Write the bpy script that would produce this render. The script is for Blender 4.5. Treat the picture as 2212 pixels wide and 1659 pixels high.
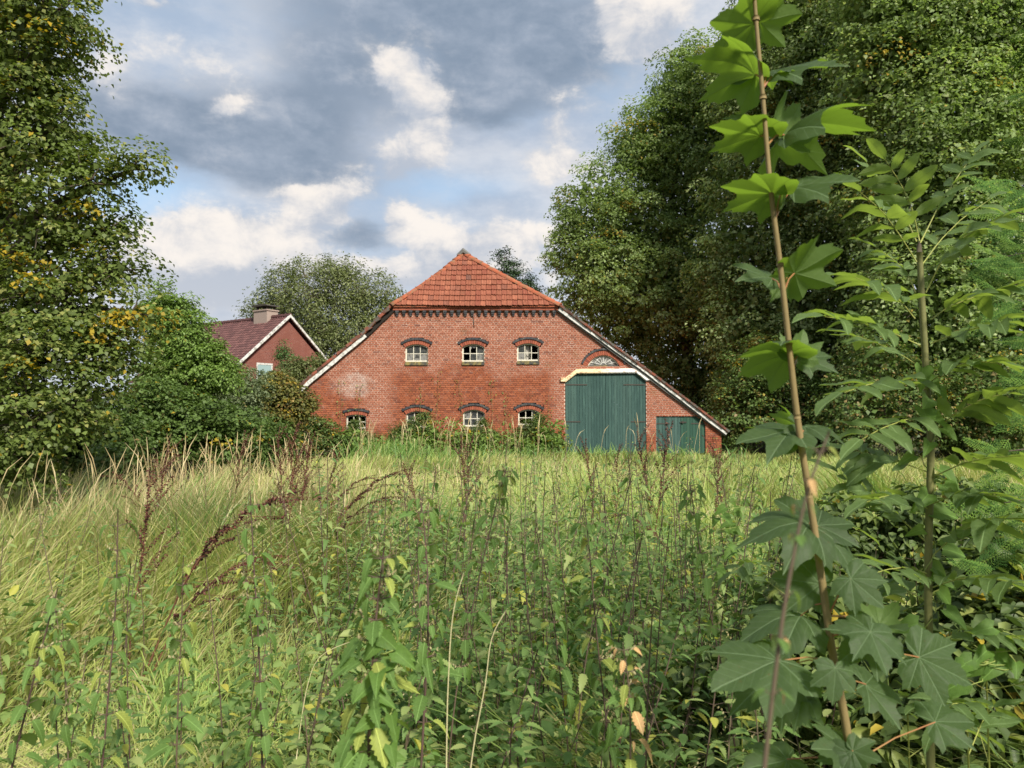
import bpy, math, random
import numpy as np
from mathutils import Vector, Matrix, Euler

for _o in list(bpy.data.objects):
    bpy.data.objects.remove(_o, do_unlink=True)
RND = random.Random(11)
RNG = np.random.default_rng(11)
scene = bpy.context.scene
COL = scene.collection

# ------------------------------------------------------------------ camera
FOC, HY, CX, CY, EYE = 1670.0, 895.0, 1106.0, 829.5, 1.62
PITCH = math.atan((HY - CY) / FOC)
cam_d = bpy.data.cameras.new("camera")
cam = bpy.data.objects.new("camera", cam_d)
COL.objects.link(cam)
cam.location = (0, 0, EYE)
cam.rotation_euler = (math.pi / 2 + PITCH, 0, 0)
cam_d.sensor_width = 36.0
cam_d.lens = 36.0 * FOC / 2212.0
cam_d.clip_start = 0.05
cam_d.clip_end = 2000
cam_d.dof.use_dof = True
cam_d.dof.focus_distance = 4.5
cam_d.dof.aperture_fstop = 7.0
scene.camera = cam

def at(px, py, Y):
    """world point seen at picture position (2212 px wide grid), Y metres ahead"""
    xc, yc = (px - CX) / FOC, (CY - py) / FOC
    dy = math.cos(PITCH) - yc * math.sin(PITCH)
    dz = math.sin(PITCH) + yc * math.cos(PITCH)
    t = Y / dy
    return Vector((xc * t, Y, EYE + dz * t))

# ------------------------------------------------------------------ exposure
vs = scene.view_settings
vs.view_transform = 'Standard'
vs.look = 'None'
vs.exposure = 1.0
vs.gamma = 1.0
vs.use_curve_mapping = False
scene.cycles.use_denoising = True
scene.cycles.max_bounces = 9
scene.cycles.diffuse_bounces = 4
scene.cycles.glossy_bounces = 2
scene.cycles.transmission_bounces = 5
scene.cycles.transparent_max_bounces = 9
scene.cycles.caustics_reflective = False
scene.cycles.caustics_refractive = False
scene.cycles.sample_clamp_indirect = 6

# ------------------------------------------------------------------ node helper
class NT:
    def __init__(self, tree):
        self.t = tree
        tree.nodes.clear()
    def n(self, typ, inp=None, **kw):
        nd = self.t.nodes.new(typ)
        for k, v in kw.items():
            setattr(nd, k, v)
        if inp:
            for k, v in inp.items():
                self.put(nd.inputs[k], v)
        return nd
    def put(self, sock, v):
        if isinstance(v, bpy.types.NodeSocket):
            self.t.links.new(v, sock)
        elif v is not None:
            if isinstance(v, (tuple, list)) and len(v) == 3 and sock.type == 'RGBA':
                v = (*v, 1)
            sock.default_value = v
    def m(self, op, a, b=None, c=None, clamp=False):
        nd = self.n('ShaderNodeMath', operation=op, use_clamp=clamp)
        for i, v in enumerate((a, b, c)):
            if v is not None:
                self.put(nd.inputs[i], v)
        return nd.outputs[0]
    def vm(self, op, a, b=None, out=0):
        nd = self.n('ShaderNodeVectorMath', operation=op)
        self.put(nd.inputs[0], a)
        if b is not None:
            self.put(nd.inputs[3 if op == 'SCALE' else 1], b)
        return nd.outputs[out]
    def mix(self, f, a, b, mode='MIX'):
        nd = self.n('ShaderNodeMix', data_type='RGBA', blend_type=mode)
        self.put(nd.inputs[0], f); self.put(nd.inputs[6], a); self.put(nd.inputs[7], b)
        return nd.outputs[2]
    def sm(self, v, a, b):
        nd = self.n('ShaderNodeMapRange', interpolation_type='SMOOTHSTEP')
        self.put(nd.inputs[0], v); self.put(nd.inputs[1], a); self.put(nd.inputs[2], b)
        return nd.outputs[0]
    def noise(self, vec, scale, detail=4, rough=0.55, out=0, dist=0.0):
        nd = self.n('ShaderNodeTexNoise', {'Scale': scale, 'Detail': detail, 'Roughness': rough, 'Distortion': dist})
        if vec is not None:
            self.put(nd.inputs['Vector'], vec)
        return nd.outputs[out]
    def ramp(self, f, stops):
        nd = self.n('ShaderNodeValToRGB')
        cr = nd.color_ramp
        while len(cr.elements) < len(stops):
            cr.elements.new(0.5)
        for e, (p, c) in zip(cr.elements, stops):
            e.position = p; e.color = (*c, 1)
        self.put(nd.inputs[0], f)
        return nd.outputs[0]

# ------------------------------------------------------------------ sun and sky
SUN_EL, SUN_AZ = math.radians(40), math.radians(152)   # azimuth from +Y towards +X: behind the camera, to its right
sun_dir = Vector((math.sin(SUN_AZ) * math.cos(SUN_EL), math.cos(SUN_AZ) * math.cos(SUN_EL), math.sin(SUN_EL)))
sun_d = bpy.data.lights.new("sun", 'SUN')
sun_d.energy = 3.6
sun_d.angle = math.radians(9)
sun_d.color = (1.0, 0.93, 0.82)
sun = bpy.data.objects.new("sun", sun_d)
COL.objects.link(sun)
sun.rotation_euler = sun_dir.to_track_quat('Z', 'Y').to_euler()
sun.location = (5, -10, 20)

world = bpy.data.worlds.new("World")
scene.world = world
world.use_nodes = True
world.cycles.sampling_method = 'MANUAL'
world.cycles.sample_map_resolution = 256
w = NT(world.node_tree)
W_STR = 0.1
CK = 1.0 / (W_STR * 2 ** vs.exposure)          # cloud radiance that shows as its own colour
tc = w.n('ShaderNodeTexCoord').outputs['Generated']
sep = w.n('ShaderNodeSeparateXYZ', {0: tc})
dx, dy_, dz_ = sep.outputs
az = w.m('ARCTAN2', dx, dy_)
el = w.m('ARCSINE', dz_)
sky = w.n('ShaderNodeTexSky', sky_type='NISHITA', sun_disc=False)
sky.sun_elevation = SUN_EL
sky.sun_rotation = SUN_AZ
sky.air_density = 1.0; sky.dust_density = 1.2; sky.ozone_density = 1.5
squash = w.vm('MULTIPLY', tc, (1.0, 1.0, 2.0))
n_lo = w.n('ShaderNodeSeparateXYZ', {0: w.noise(squash, 3.0, 4, 0.55, out=1)}).outputs
n_hi = w.n('ShaderNodeSeparateXYZ', {0: w.noise(squash, 11.0, 6, 0.6, out=1)}).outputs
c0_ = lambda s_: w.m('SUBTRACT', s_, 0.5)
U = w.m('ADD', w.m('MULTIPLY_ADD', c0_(n_lo[0]), 0.09, az), w.m('MULTIPLY', c0_(n_hi[0]), 0.06))
V = w.m('ADD', w.m('MULTIPLY_ADD', c0_(n_lo[1]), 0.06, el), w.m('MULTIPLY', c0_(n_hi[1]), 0.05))
def sky_uv(px, py):
    d = at(px, py, 10.0) - Vector((0, 0, EYE))
    d.normalize()
    return math.atan2(d.x, d.y), math.asin(d.z)
UV_ = w.n('ShaderNodeCombineXYZ', {0: U, 1: V, 2: 0.0}).outputs[0]
def blobs(lst, lift=False):
    tot = up_ = None
    for (px, py, rx, ry, amp, rot) in lst:
        u, v = sky_uv(px, py)
        a = w.vm('SUBTRACT', UV_, (u, v, 0))
        h_ = w.vm('DOT_PRODUCT', a, (0, FOC / ry, 0), out=1) if lift else None
        if rot:
            a = w.n('ShaderNodeVectorRotate', {'Vector': a, 'Angle': -rot}, rotation_type='Z_AXIS').outputs[0]
        a = w.vm('MULTIPLY', a, (FOC / rx, FOC / ry, 0))
        g = w.m('EXPONENT', w.m('SUBTRACT', math.log(amp), w.vm('DOT_PRODUCT', a, a, out=1)))
        tot = g if tot is None else w.m('ADD', tot, g)
        if lift:
            up_ = w.m('MULTIPLY', g, h_) if up_ is None else w.m('MULTIPLY_ADD', g, h_, up_)
    return (tot, up_) if lift else tot
dark_f = blobs([(900, 20, 340, 85, 1.05, 0), (1130, 150, 250, 92, 1.3, 0.12), (720, 170, 150, 80, 0.9, 0),
                (540, 330, 290, 66, 1.3, -0.1), (330, 280, 150, 50, 0.7, 0), (790, 505, 95, 30, 0.95, 0.05),
                (1010, 258, 120, 32, 0.7, 0), (640, 265, 150, 45, 0.75, 0), (470, 190, 150, 30, 0.35, 0)])
brite_f, lift_f = blobs([(885, 185, 85, 55, 1.35, -0.4), (885, 325, 95, 58, 1.3, 0.5), (475, 238, 42, 26, 0.75, 0.8),
                 (460, 545, 170, 85, 1.6, 0.1), (340, 600, 100, 60, 1.1, 0), (820, 590, 190, 50, 0.95, 0), (715, 440, 80, 45, 1.15, 0.6),
                 (890, 465, 34, 45, 1.1, -0.8), (965, 530, 75, 38, 1.3, -0.7), (600, 610, 190, 45, 1.0, 0),
                 (1390, 35, 125, 75, 1.5, 0.4), (1200, 255, 90, 35, 0.75, 0.6), (1210, 350, 70, 45, 0.85, 0),
                 (1120, 510, 130, 45, 0.9, 0), (350, 12, 60, 14, 0.8, 0), (225, 180, 60, 60, 0.5, 0),
                 (640, 405, 55, 25, 0.7, 0), (1060, 590, 160, 55, 0.8, 0), (400, 110, 170, 60, 0.42, 0)], True)
cl_big, cl_fine = n_lo[2], n_hi[2]
cl_puff = w.noise(w.vm('MULTIPLY', tc, (1.0, 1.0, 1.25)), 20.0, 6, 0.62, dist=0.35)
K3 = lambda *c: tuple(v * CK for v in c)
blue_f = blobs([(280, 425, 150, 50, 1.0, 0), (1290, 150, 60, 60, 0.5, 0), (980, 395, 120, 30, 0.5, 0)])
sky_blue = w.mix(0.6, w.mix(1.0, sky.outputs[0], (1.3, 1.25, 1.2), 'MULTIPLY'), K3(0.38, 0.57, 0.75))
veil_col = w.mix(w.sm(w.m('ADD', w.m('MULTIPLY', cl_big, 0.5), w.m('MULTIPLY', cl_fine, 0.6)), 0.38, 0.72), K3(0.44, 0.51, 0.63), K3(0.74, 0.77, 0.83))
veil = w.m('SUBTRACT', w.m('MULTIPLY_ADD', w.sm(cl_big, 0.3, 0.6), 0.3, 0.72), w.m('MULTIPLY', blue_f, 0.85), clamp=True)
col = w.mix(veil, sky_blue, veil_col)
d_in = w.m('ADD', dark_f, w.m('ADD', w.m('MULTIPLY', c0_(cl_fine), 1.3), w.m('MULTIPLY', c0_(cl_puff), 0.35)))
d_m = w.sm(d_in, 0.12, 1.0)
dark_col = w.mix(w.sm(w.m('ADD', w.m('MULTIPLY', cl_fine, 0.7), w.m('MULTIPLY', cl_puff, 0.3)), 0.36, 0.66), K3(0.235, 0.305, 0.405), K3(0.38, 0.445, 0.55))
col = w.mix(w.m('MULTIPLY', d_m, 0.95), col, dark_col)
b_in = w.m('ADD', brite_f, w.m('ADD', w.m('MULTIPLY', c0_(cl_fine), 1.5), w.m('MULTIPLY', c0_(cl_puff), 1.15)))
b_m = w.m('ADD', w.m('MULTIPLY', w.sm(b_in, 0.05, 1.0), 0.45), w.m('MULTIPLY', w.sm(b_in, 0.38, 0.78), 0.5))
lit = w.m('ADD', w.m('MULTIPLY', lift_f, 0.55), w.m('ADD', w.m('MULTIPLY', c0_(cl_puff), 2.2), w.m('MULTIPLY', c0_(cl_fine), 1.6)))
b_shade = w.sm(lit, -0.55, 0.62)
brite_col = w.mix(b_shade, K3(0.50, 0.55, 0.64), K3(1.0, 0.93, 0.86))
col = w.mix(b_m, col, brite_col)
col = w.mix(w.m('MULTIPLY', w.sm(el, 0.26, 0.02), 0.35), col, K3(0.80, 0.80, 0.82))
below = w.sm(dz_, 0.0, -0.05)
col = w.mix(below, col, tuple(c * CK for c in (0.25, 0.27, 0.22)))
bg = w.n('ShaderNodeBackground', {'Color': col, 'Strength': W_STR})
w.n('ShaderNodeOutputWorld', {'Surface': bg.outputs[0]})

# ------------------------------------------------------------------ object helpers
def mesh_np(name, V, polys, mat=None, fattr=None, pattr=None, uv=None, smooth=False):
    """polys: list of (M,k) index arrays"""
    me = bpy.data.meshes.new(name)
    V = np.asarray(V, dtype=np.float32).reshape(-1, 3)
    me.vertices.add(len(V))
    me.vertices.foreach_set('co', V.ravel())
    polys = [np.asarray(p, dtype=np.int32) for p in polys if len(p)]
    tot = np.concatenate([np.full(len(p), p.shape[1], dtype=np.int32) for p in polys])
    idx = np.concatenate([p.ravel() for p in polys])
    start = np.concatenate([[0], np.cumsum(tot)[:-1]]).astype(np.int32)
    me.loops.add(len(idx))
    me.loops.foreach_set('vertex_index', idx)
    me.polygons.add(len(tot))
    me.polygons.foreach_set('loop_start', start)
    me.polygons.foreach_set('loop_total', tot)
    if smooth:
        me.polygons.foreach_set('use_smooth', np.ones(len(tot), dtype=bool))
    if uv is not None:
        ul = me.uv_layers.new(name='UVMap')
        ul.data.foreach_set('uv', np.asarray(uv, dtype=np.float32)[idx].ravel())
    for k, a in (fattr or {}).items():
        at_ = me.attributes.new(k, 'FLOAT', 'FACE')
        at_.data.foreach_set('value', np.asarray(a, dtype=np.float32))
    for k, a in (pattr or {}).items():
        at_ = me.attributes.new(k, 'FLOAT', 'POINT')
        at_.data.foreach_set('value', np.asarray(a, dtype=np.float32))
    me.update(calc_edges=True)
    if mat:
        me.materials.append(mat)
    return me

def ob(name, me, parent=None, loc=None, rot=None, label=None, cat=None, group=None, kind=None, mat4=None):
    o = bpy.data.objects.new(name, me)
    COL.objects.link(o)
    if parent is not None:
        o.parent = parent
    if mat4 is not None:
        o.matrix_basis = mat4
    else:
        if loc is not None: o.location = loc
        if rot is not None: o.rotation_euler = rot
    if label: o['label'] = label
    if cat: o['category'] = cat
    if group: o['group'] = group
    if kind: o['kind'] = kind
    return o

class MB:
    """small mesh collector, python lists"""
    def __init__(self):
        self.v = []; self.f = []; self.a = []
    def add(self, vs_, fs, a=0.0):
        b = len(self.v)
        self.v += [tuple(p) for p in vs_]
        self.f += [tuple(b + i for i in f) for f in fs]
        self.a += [a] * len(fs)
    def box(self, lo, hi, a=0.0):
        x0, y0, z0 = lo; x1, y1, z1 = hi
        self.add([(x0, y0, z0), (x1, y0, z0), (x1, y1, z0), (x0, y1, z0), (x0, y0, z1), (x1, y0, z1), (x1, y1, z1), (x0, y1, z1)],
                 [(0, 3, 2, 1), (4, 5, 6, 7), (0, 1, 5, 4), (1, 2, 6, 5), (2, 3, 7, 6), (3, 0, 4, 7)], a)
    def prism(self, poly, y0, y1, a=0.0):
        """poly: (x,z) points counter-clockwise seen from -Y; extruded along y"""
        n = len(poly)
        self.add([(x, y0, z) for x, z in poly] + [(x, y1, z) for x, z in poly],
                 [tuple(range(n)), tuple(range(2 * n - 1, n - 1, -1))] + [((i + 1) % n, i, n + i, n + (i + 1) % n) for i in range(n)], a)
    def hexa(self, q0, q1, a=0.0):
        self.add(list(q0) + list(q1), [(0, 1, 2, 3), (7, 6, 5, 4), (1, 0, 4, 5), (2, 1, 5, 6), (3, 2, 6, 7), (0, 3, 7, 4)], a)
    def tube(self, pts, rad, sides=6, a=0.0, cap=True):
        pts = [Vector(p) for p in pts]
        n = len(pts)
        ref = Vector((0.37, 0.21, 0.9)).normalized()
        rings = []
        for i, p in enumerate(pts):
            t = (pts[min(i + 1, n - 1)] - pts[max(i - 1, 0)])
            t = t.normalized() if t.length > 1e-9 else Vector((0, 0, 1))
            if abs(t.dot(ref)) > 0.95:
                ref = Vector((1, 0, 0))
            u = t.cross(ref).normalized(); v = t.cross(u)
            r = rad[i] if hasattr(rad, '__len__') else rad
            rings.append([p + u * (r * math.cos(2 * math.pi * k / sides)) + v * (r * math.sin(2 * math.pi * k / sides)) for k in range(sides)])
        vs_ = [q for rg in rings for q in rg]
        fs = []
        for i in range(n - 1):
            for k in range(sides):
                k2 = (k + 1) % sides
                fs.append((i * sides + k, i * sides + k2, (i + 1) * sides + k2, (i + 1) * sides + k))
        if cap:
            fs.append(tuple(range(sides))); fs.append(tuple((n - 1) * sides + k for k in reversed(range(sides))))
        self.add(vs_, fs, a)
    def mesh(self, name, mat, origin=(0, 0, 0), smooth=False, attr='rv'):
        me = bpy.data.meshes.new(name)
        o = Vector(origin)
        me.from_pydata([(p[0] - o.x, p[1] - o.y, p[2] - o.z) for p in self.v], [], self.f)
        if attr:
            at_ = me.attributes.new(attr, 'FLOAT', 'FACE')
            at_.data.foreach_set('value', self.a)
        if smooth:
            me.polygons.foreach_set('use_smooth', [True] * len(me.polygons))
        me.update()
        if mat: me.materials.append(mat)
        return me

def thing(name, loc, label, cat, group=None):
    return ob(name, None, loc=loc, label=label, cat=cat, group=group)

# ------------------------------------------------------------------ materials
MATS = {}
def mat(name):
    m = bpy.data.materials.new(name)
    m.use_nodes = True
    MATS[name] = m
    return m, NT(m.node_tree)
def finish(nt, color, rough=0.8, spec=0.3, bump=None, bstr=0.3, bdist=0.01, **extra):
    b = nt.n('ShaderNodeBsdfPrincipled', {'Roughness': rough, 'Specular IOR Level': spec})
    nt.put(b.inputs['Base Color'], color)
    for k, v in extra.items():
        nt.put(b.inputs[k], v)
    if bump is not None:
        bn = nt.n('ShaderNodeBump', {'Strength': bstr, 'Distance': bdist, 'Height': bump})
        nt.put(b.inputs['Normal'], bn.outputs[0])
    nt.n('ShaderNodeOutputMaterial', {'Surface': b.outputs[0]})
def wpos(nt):
    return nt.n('ShaderNodeNewGeometry').outputs['Position']
def rv(nt, name='rv'):
    a = nt.n('ShaderNodeAttribute', attribute_name=name).outputs['Fac']
    r = nt.n('ShaderNodeObjectInfo').outputs['Random']
    return nt.m('FRACT', nt.m('ADD', a, r))

BY = 31.0                      # the barn's front wall stands this far ahead
def fx(px, py): 
    p = at(px, py, BY); return p.x, p.z

def wear_masks(nt):
    """bare-red zone where the pointing has weathered out, pale salts, algae (shapes on the wall itself)"""
    p = wpos(nt)
    s = nt.n('ShaderNodeSeparateXYZ', {0: p}).outputs
    n1 = nt.noise(p, 0.7, 5, 0.6)
    n2 = nt.noise(p, 2.2, 4, 0.6)
    nn = nt.m('ADD', nt.m('MULTIPLY', nt.m('SUBTRACT', n1, 0.5), 2.6), nt.m('MULTIPLY', nt.m('SUBTRACT', n2, 0.5), 1.2))
    zz = nt.m('ADD', s[2], nn)
    # below about 3.3 m between the left flank and the big door
    low = nt.sm(zz, 3.75, 3.05)
    inx = nt.m('MULTIPLY', nt.sm(s[0], -5.3, -4.4), nt.sm(nt.m('ADD', s[0], nt.m('MULTIPLY', nn, 0.3)), 1.85, 1.35))
    left = nt.m('MULTIPLY', nt.sm(s[0], -5.6, -6.4), nt.sm(zz, 3.0, 2.3))
    foot = nt.sm(zz, 1.5, 0.9)
    bare = nt.m('MAXIMUM', nt.m('MAXIMUM', nt.m('MULTIPLY', low, inx), left), foot, clamp=True)
    bare = nt.m('MULTIPLY', bare, nt.sm(nt.noise(p, 4.0, 5, 0.7), 0.22, 0.52))
    c = fx(770, 832)
    dxx = nt.m('DIVIDE', nt.m('SUBTRACT', s[0], c[0]), 0.75); dzz = nt.m('DIVIDE', nt.m('SUBTRACT', s[2], c[1]), 0.6)
    rr = nt.m('ADD', nt.m('ADD', nt.m('MULTIPLY', dxx, dxx), nt.m('MULTIPLY', dzz, dzz)), nt.m('MULTIPLY', nt.m('SUBTRACT', nt.noise(p, 3.5, 5, 0.7), 0.5), 4.5))
    salt = nt.sm(rr, 1.3, -0.6)
    algae = nt.sm(nt.noise(p, 1.1, 6, 0.65), 0.56, 0.75)
    return p, bare, salt, algae, n2

m_, nt = mat('brick')
p, bare, salt, algae, n2 = wear_masks(nt)
r = rv(nt)
c1 = nt.ramp(r, [(0, (0.28, 0.096, 0.056)), (0.3, (0.34, 0.122, 0.072)), (0.6, (0.30, 0.108, 0.067)), (0.85, (0.39, 0.146, 0.086)), (1, (0.19, 0.075, 0.055))])
c2 = nt.ramp(r, [(0, (0.30, 0.094, 0.046)), (0.35, (0.36, 0.116, 0.055)), (0.6, (0.23, 0.068, 0.038)), (0.85, (0.37, 0.125, 0.062)), (1, (0.19, 0.062, 0.038))])
c = nt.mix(bare, c1, c2)
c = nt.mix(nt.m('MULTIPLY', salt, 0.5), c, (0.48, 0.42, 0.37))
c = nt.mix(nt.m('MULTIPLY', algae, 0.28), c, (0.13, 0.10, 0.04))
c = nt.mix(nt.sm(nt.noise(p, 40, 3), 0.3, 0.75), nt.mix(1.0, c, (0.78, 0.76, 0.76), 'MULTIPLY'), c)
finish(nt, c, 0.9, 0.15, nt.noise(p, 60, 4), 0.5, 0.006)

m_, nt = mat('mortar')
p, bare, salt, algae, n2 = wear_masks(nt)
c = nt.mix(nt.sm(n2, 0.3, 0.7), (0.58, 0.45, 0.36), (0.44, 0.32, 0.25))
c = nt.mix(nt.m('MULTIPLY', bare, 0.92), c, (0.10, 0.034, 0.02))
c = nt.mix(nt.m('MULTIPLY', salt, 0.7), c, (0.66, 0.62, 0.56))
c = nt.mix(nt.m('MULTIPLY', algae, 0.35), c, (0.25, 0.20, 0.08))
finish(nt, c, 0.95, 0.1, nt.noise(p, 90, 3), 0.4, 0.005)

m_, nt = mat('arch_red')
p = wpos(nt); r = rv(nt)
c = nt.ramp(r, [(0, (0.27, 0.080, 0.046)), (0.5, (0.33, 0.10, 0.056)), (1, (0.20, 0.06, 0.04))])
finish(nt, c, 0.85, 0.2, nt.noise(p, 60, 4), 0.5, 0.006)
m_, nt = mat('arch_black')
p = wpos(nt); r = rv(nt)
c = nt.mix(nt.sm(nt.noise(p, 9, 4), 0.5, 0.75), nt.ramp(r, [(0, (0.018, 0.019, 0.022)), (1, (0.045, 0.045, 0.05))]), (0.10, 0.10, 0.085))
finish(nt, c, 0.55, 0.4, nt.noise(p, 40, 3), 0.4, 0.006)

m_, nt = mat('roof_tile')
p = wpos(nt); r = rv(nt)
c = nt.ramp(r, [(0, (0.24, 0.088, 0.052)), (0.35, (0.29, 0.108, 0.064)), (0.6, (0.23, 0.075, 0.047)), (0.85, (0.34, 0.13, 0.076)), (0.97, (0.21, 0.085, 0.057)), (1.0, (0.14, 0.075, 0.06))])
lich = nt.sm(nt.noise(p, 2.5, 6, 0.7), 0.55, 0.8)
c = nt.mix(nt.m('MULTIPLY', lich, 0.6), c, (0.13, 0.085, 0.05))
c = nt.mix(nt.m('MULTIPLY', nt.sm(nt.noise(p, 0.9, 4, 0.6), 0.45, 0.75), 0.35), c, (0.20, 0.075, 0.045))
c = nt.mix(nt.sm(nt.noise(nt.vm('MULTIPLY', p, (30, 4, 4)), 1.0, 3), 0.35, 0.7), nt.mix(1.0, c, (0.7, 0.62, 0.6), 'MULTIPLY'), c)
finish(nt, c, 0.85, 0.2, nt.noise(p, 50, 3), 0.3, 0.006)
m_, nt = mat('ridge_tile')
p = wpos(nt); r = rv(nt)
c = nt.ramp(r, [(0, (0.30, 0.085, 0.045)), (0.5, (0.38, 0.11, 0.055)), (1, (0.26, 0.09, 0.05))])
lich = nt.sm(nt.noise(p, 5, 6, 0.7), 0.42, 0.68)
c = nt.mix(nt.m('MULTIPLY', lich, 0.75), c, (0.17, 0.14, 0.085))
finish(nt, c, 0.9, 0.2, nt.noise(p, 30, 4), 0.5, 0.01)
m_, nt = mat('old_tile_edge')
p = wpos(nt); r = rv(nt)
c = nt.mix(nt.sm(nt.noise(p, 6, 5), 0.45, 0.65), nt.ramp(r, [(0, (0.07, 0.04, 0.03)), (0.6, (0.16, 0.06, 0.04)), (1, (0.26, 0.08, 0.05))]), (0.10, 0.10, 0.085))
finish(nt, c, 0.9, 0.2)

m_, nt = mat('white_wood')
p = wpos(nt)
g = nt.noise(nt.vm('MULTIPLY', p, (3, 3, 3)), 2.0, 7, 0.7)
peel = nt.sm(g, 0.46, 0.62)
fine_ = nt.noise(p, 34, 4)
c = nt.mix(nt.m('MULTIPLY', nt.sm(fine_, 0.3, 0.7), 0.35), (0.62, 0.62, 0.59), (0.46, 0.45, 0.41))
c = nt.mix(nt.m('MULTIPLY', peel, 0.8), c, (0.17, 0.17, 0.14))
finish(nt, c, 0.7, 0.3, fine_, 0.3, 0.004)
m_, nt = mat('cream_wood')
p = wpos(nt)
s = nt.n('ShaderNodeSeparateXYZ', {0: p}).outputs
g = nt.noise(nt.vm('MULTIPLY', p, (3, 3, 9)), 2.0, 6, 0.65)
c = nt.mix(nt.sm(nt.m('ADD', s[0], nt.noise(p, 2, 3)), 4.9, 3.6), (0.80, 0.80, 0.77), (0.82, 0.66, 0.40))
c = nt.mix(nt.m('MULTIPLY', nt.sm(g, 0.52, 0.62), 0.8), c, (0.30, 0.13, 0.06))
finish(nt, c, 0.6, 0.3, g, 0.2, 0.004)
m_, nt = mat('window_paint')
p = wpos(nt)
c = nt.mix(nt.sm(nt.noise(p, 14, 5, 0.65), 0.52, 0.72), (0.60, 0.57, 0.47), (0.24, 0.20, 0.13))
finish(nt, c, 0.7, 0.3)
m_, nt = mat('green_plank')
p = wpos(nt); r = rv(nt)
c = nt.ramp(r, [(0, (0.025, 0.060, 0.053)), (0.5, (0.033, 0.073, 0.064)), (0.9, (0.048, 0.093, 0.080)), (1, (0.020, 0.048, 0.043))])
st = nt.noise(nt.vm('MULTIPLY', p, (26, 26, 1.6)), 1.0, 6, 0.65)
c = nt.mix(nt.m('MULTIPLY', nt.sm(st, 0.48, 0.72), 0.55), c, (0.085, 0.165, 0.135))
dirt = nt.noise(nt.vm('MULTIPLY', p, (2, 2, 0.6)), 1.4, 6, 0.7)
c = nt.mix(nt.m('MULTIPLY', nt.sm(dirt, 0.5, 0.75), 0.5), c, (0.022, 0.055, 0.045))
finish(nt, c, 0.7, 0.25, st, 0.4, 0.004)
m_, nt = mat('dark_green_plank')
p = wpos(nt); r = rv(nt)
c = nt.ramp(r, [(0, (0.020, 0.062, 0.042)), (0.6, (0.026, 0.075, 0.052)), (1, (0.034, 0.085, 0.055))])
st = nt.noise(nt.vm('MULTIPLY', p, (26, 26, 1.6)), 1.0, 6, 0.65)
c = nt.mix(nt.m('MULTIPLY', nt.sm(st, 0.5, 0.75), 0.5), c, (0.05, 0.09, 0.06))
finish(nt, c, 0.75, 0.25, st, 0.4, 0.004)
m_, nt = mat('iron')
finish(nt, nt.mix(nt.noise(wpos(nt), 20, 4), (0.02, 0.03, 0.028), (0.07, 0.045, 0.03)), 0.7, 0.4)
m_, nt = mat('sill_stone')
p = wpos(nt)
c = nt.mix(nt.sm(nt.noise(p, 5, 5, 0.65), 0.42, 0.66), (0.06, 0.06, 0.055), (0.24, 0.19, 0.07))
finish(nt, c, 0.9, 0.2, nt.noise(p, 40, 4), 0.5, 0.006)
m_, nt = mat('dusty_glass')
p = wpos(nt)
c = nt.mix(nt.sm(nt.noise(p, 7, 6, 0.7), 0.38, 0.7), (0.018, 0.022, 0.022), (0.075, 0.075, 0.07))
finish(nt, c, 0.4, 0.25)
m_, nt = mat('pale_glass')
p = wpos(nt)
c = nt.mix(nt.sm(nt.noise(p, 6, 6, 0.7), 0.45, 0.62), (0.20, 0.195, 0.18), (0.045, 0.045, 0.042))
finish(nt, c, 0.45, 0.25)
m_, nt = mat('rag')
finish(nt, nt.mix(nt.noise(wpos(nt), 5, 4), (0.45, 0.43, 0.38), (0.25, 0.24, 0.21)), 0.95, 0.1)
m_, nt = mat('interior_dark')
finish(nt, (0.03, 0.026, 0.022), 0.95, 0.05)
m_, nt = mat('pink_board')
finish(nt, nt.mix(nt.noise(wpos(nt), 6, 5), (0.52, 0.36, 0.30), (0.40, 0.26, 0.21)), 0.9, 0.1)
m_, nt = mat('grey_sheet')
finish(nt, nt.mix(nt.noise(wpos(nt), 2, 5), (0.10, 0.105, 0.10), (0.20, 0.19, 0.17)), 0.85, 0.2)

# ------------------------------------------------------------------ the barn
BO = Vector((0, BY, 0))
barn = thing('brick_barn', BO, 'wide old red brick barn with half-hipped orange tile roof and green doors', 'barn')
CH = 0.077
vergeL = [fx(851, 664), fx(789, 727), fx(669, 826), fx(646, 850)]
vergeR = [fx(1204, 664), fx(1300, 738), fx(1395, 806), fx(1558, 930)]
ZE = fx(1000, 664)[1]
XL, XR = vergeL[-1][0], vergeR[-1][0]
def wall_bounds(z):
    if z > ZE: return None
    def line(v):
        for (x0, z0), (x1, z1) in zip(v, v[1:]):
            if z1 <= z <= z0:
                return x0 + (x1 - x0) * (z0 - z) / (z0 - z1)
        return v[-1][0]
    return line(vergeL), line(vergeR)

class Arch:
    def __init__(self, x0, x1, z0, zs, rise, red, blk, over=0.07):
        self.xc, self.a = (x0 + x1) / 2, (x1 - x0) / 2
        self.z0, self.zs, self.h = z0, zs, rise
        self.R = (self.a ** 2 + rise ** 2) / (2 * rise)
        self.zc = zs + rise - self.R
        self.ang = math.asin(min(1, self.a / self.R))
        self.red, self.blk, self.over = red, blk, over
        self.Ro = self.R + red + blk
    def top(self, x):
        d = self.R ** 2 - (x - self.xc) ** 2
        return self.zc + math.sqrt(max(d, 0))
    def cut(self, z):
        if z < self.z0: return None
        hw = 0
        if z <= self.zs + 0.01: hw = self.a
        d = self.Ro ** 2 - (z - self.zc) ** 2
        if z > self.zs - 0.02 and d > 0:
            ao = self.ang + self.over / self.Ro
            lim = (z - self.zc) * math.tan(ao) if ao < 1.5 else 9
            hw = max(hw, min(math.sqrt(d), lim if z > self.zc else 9))
        return (self.xc - hw, self.xc + hw) if hw > 0 else None

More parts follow.
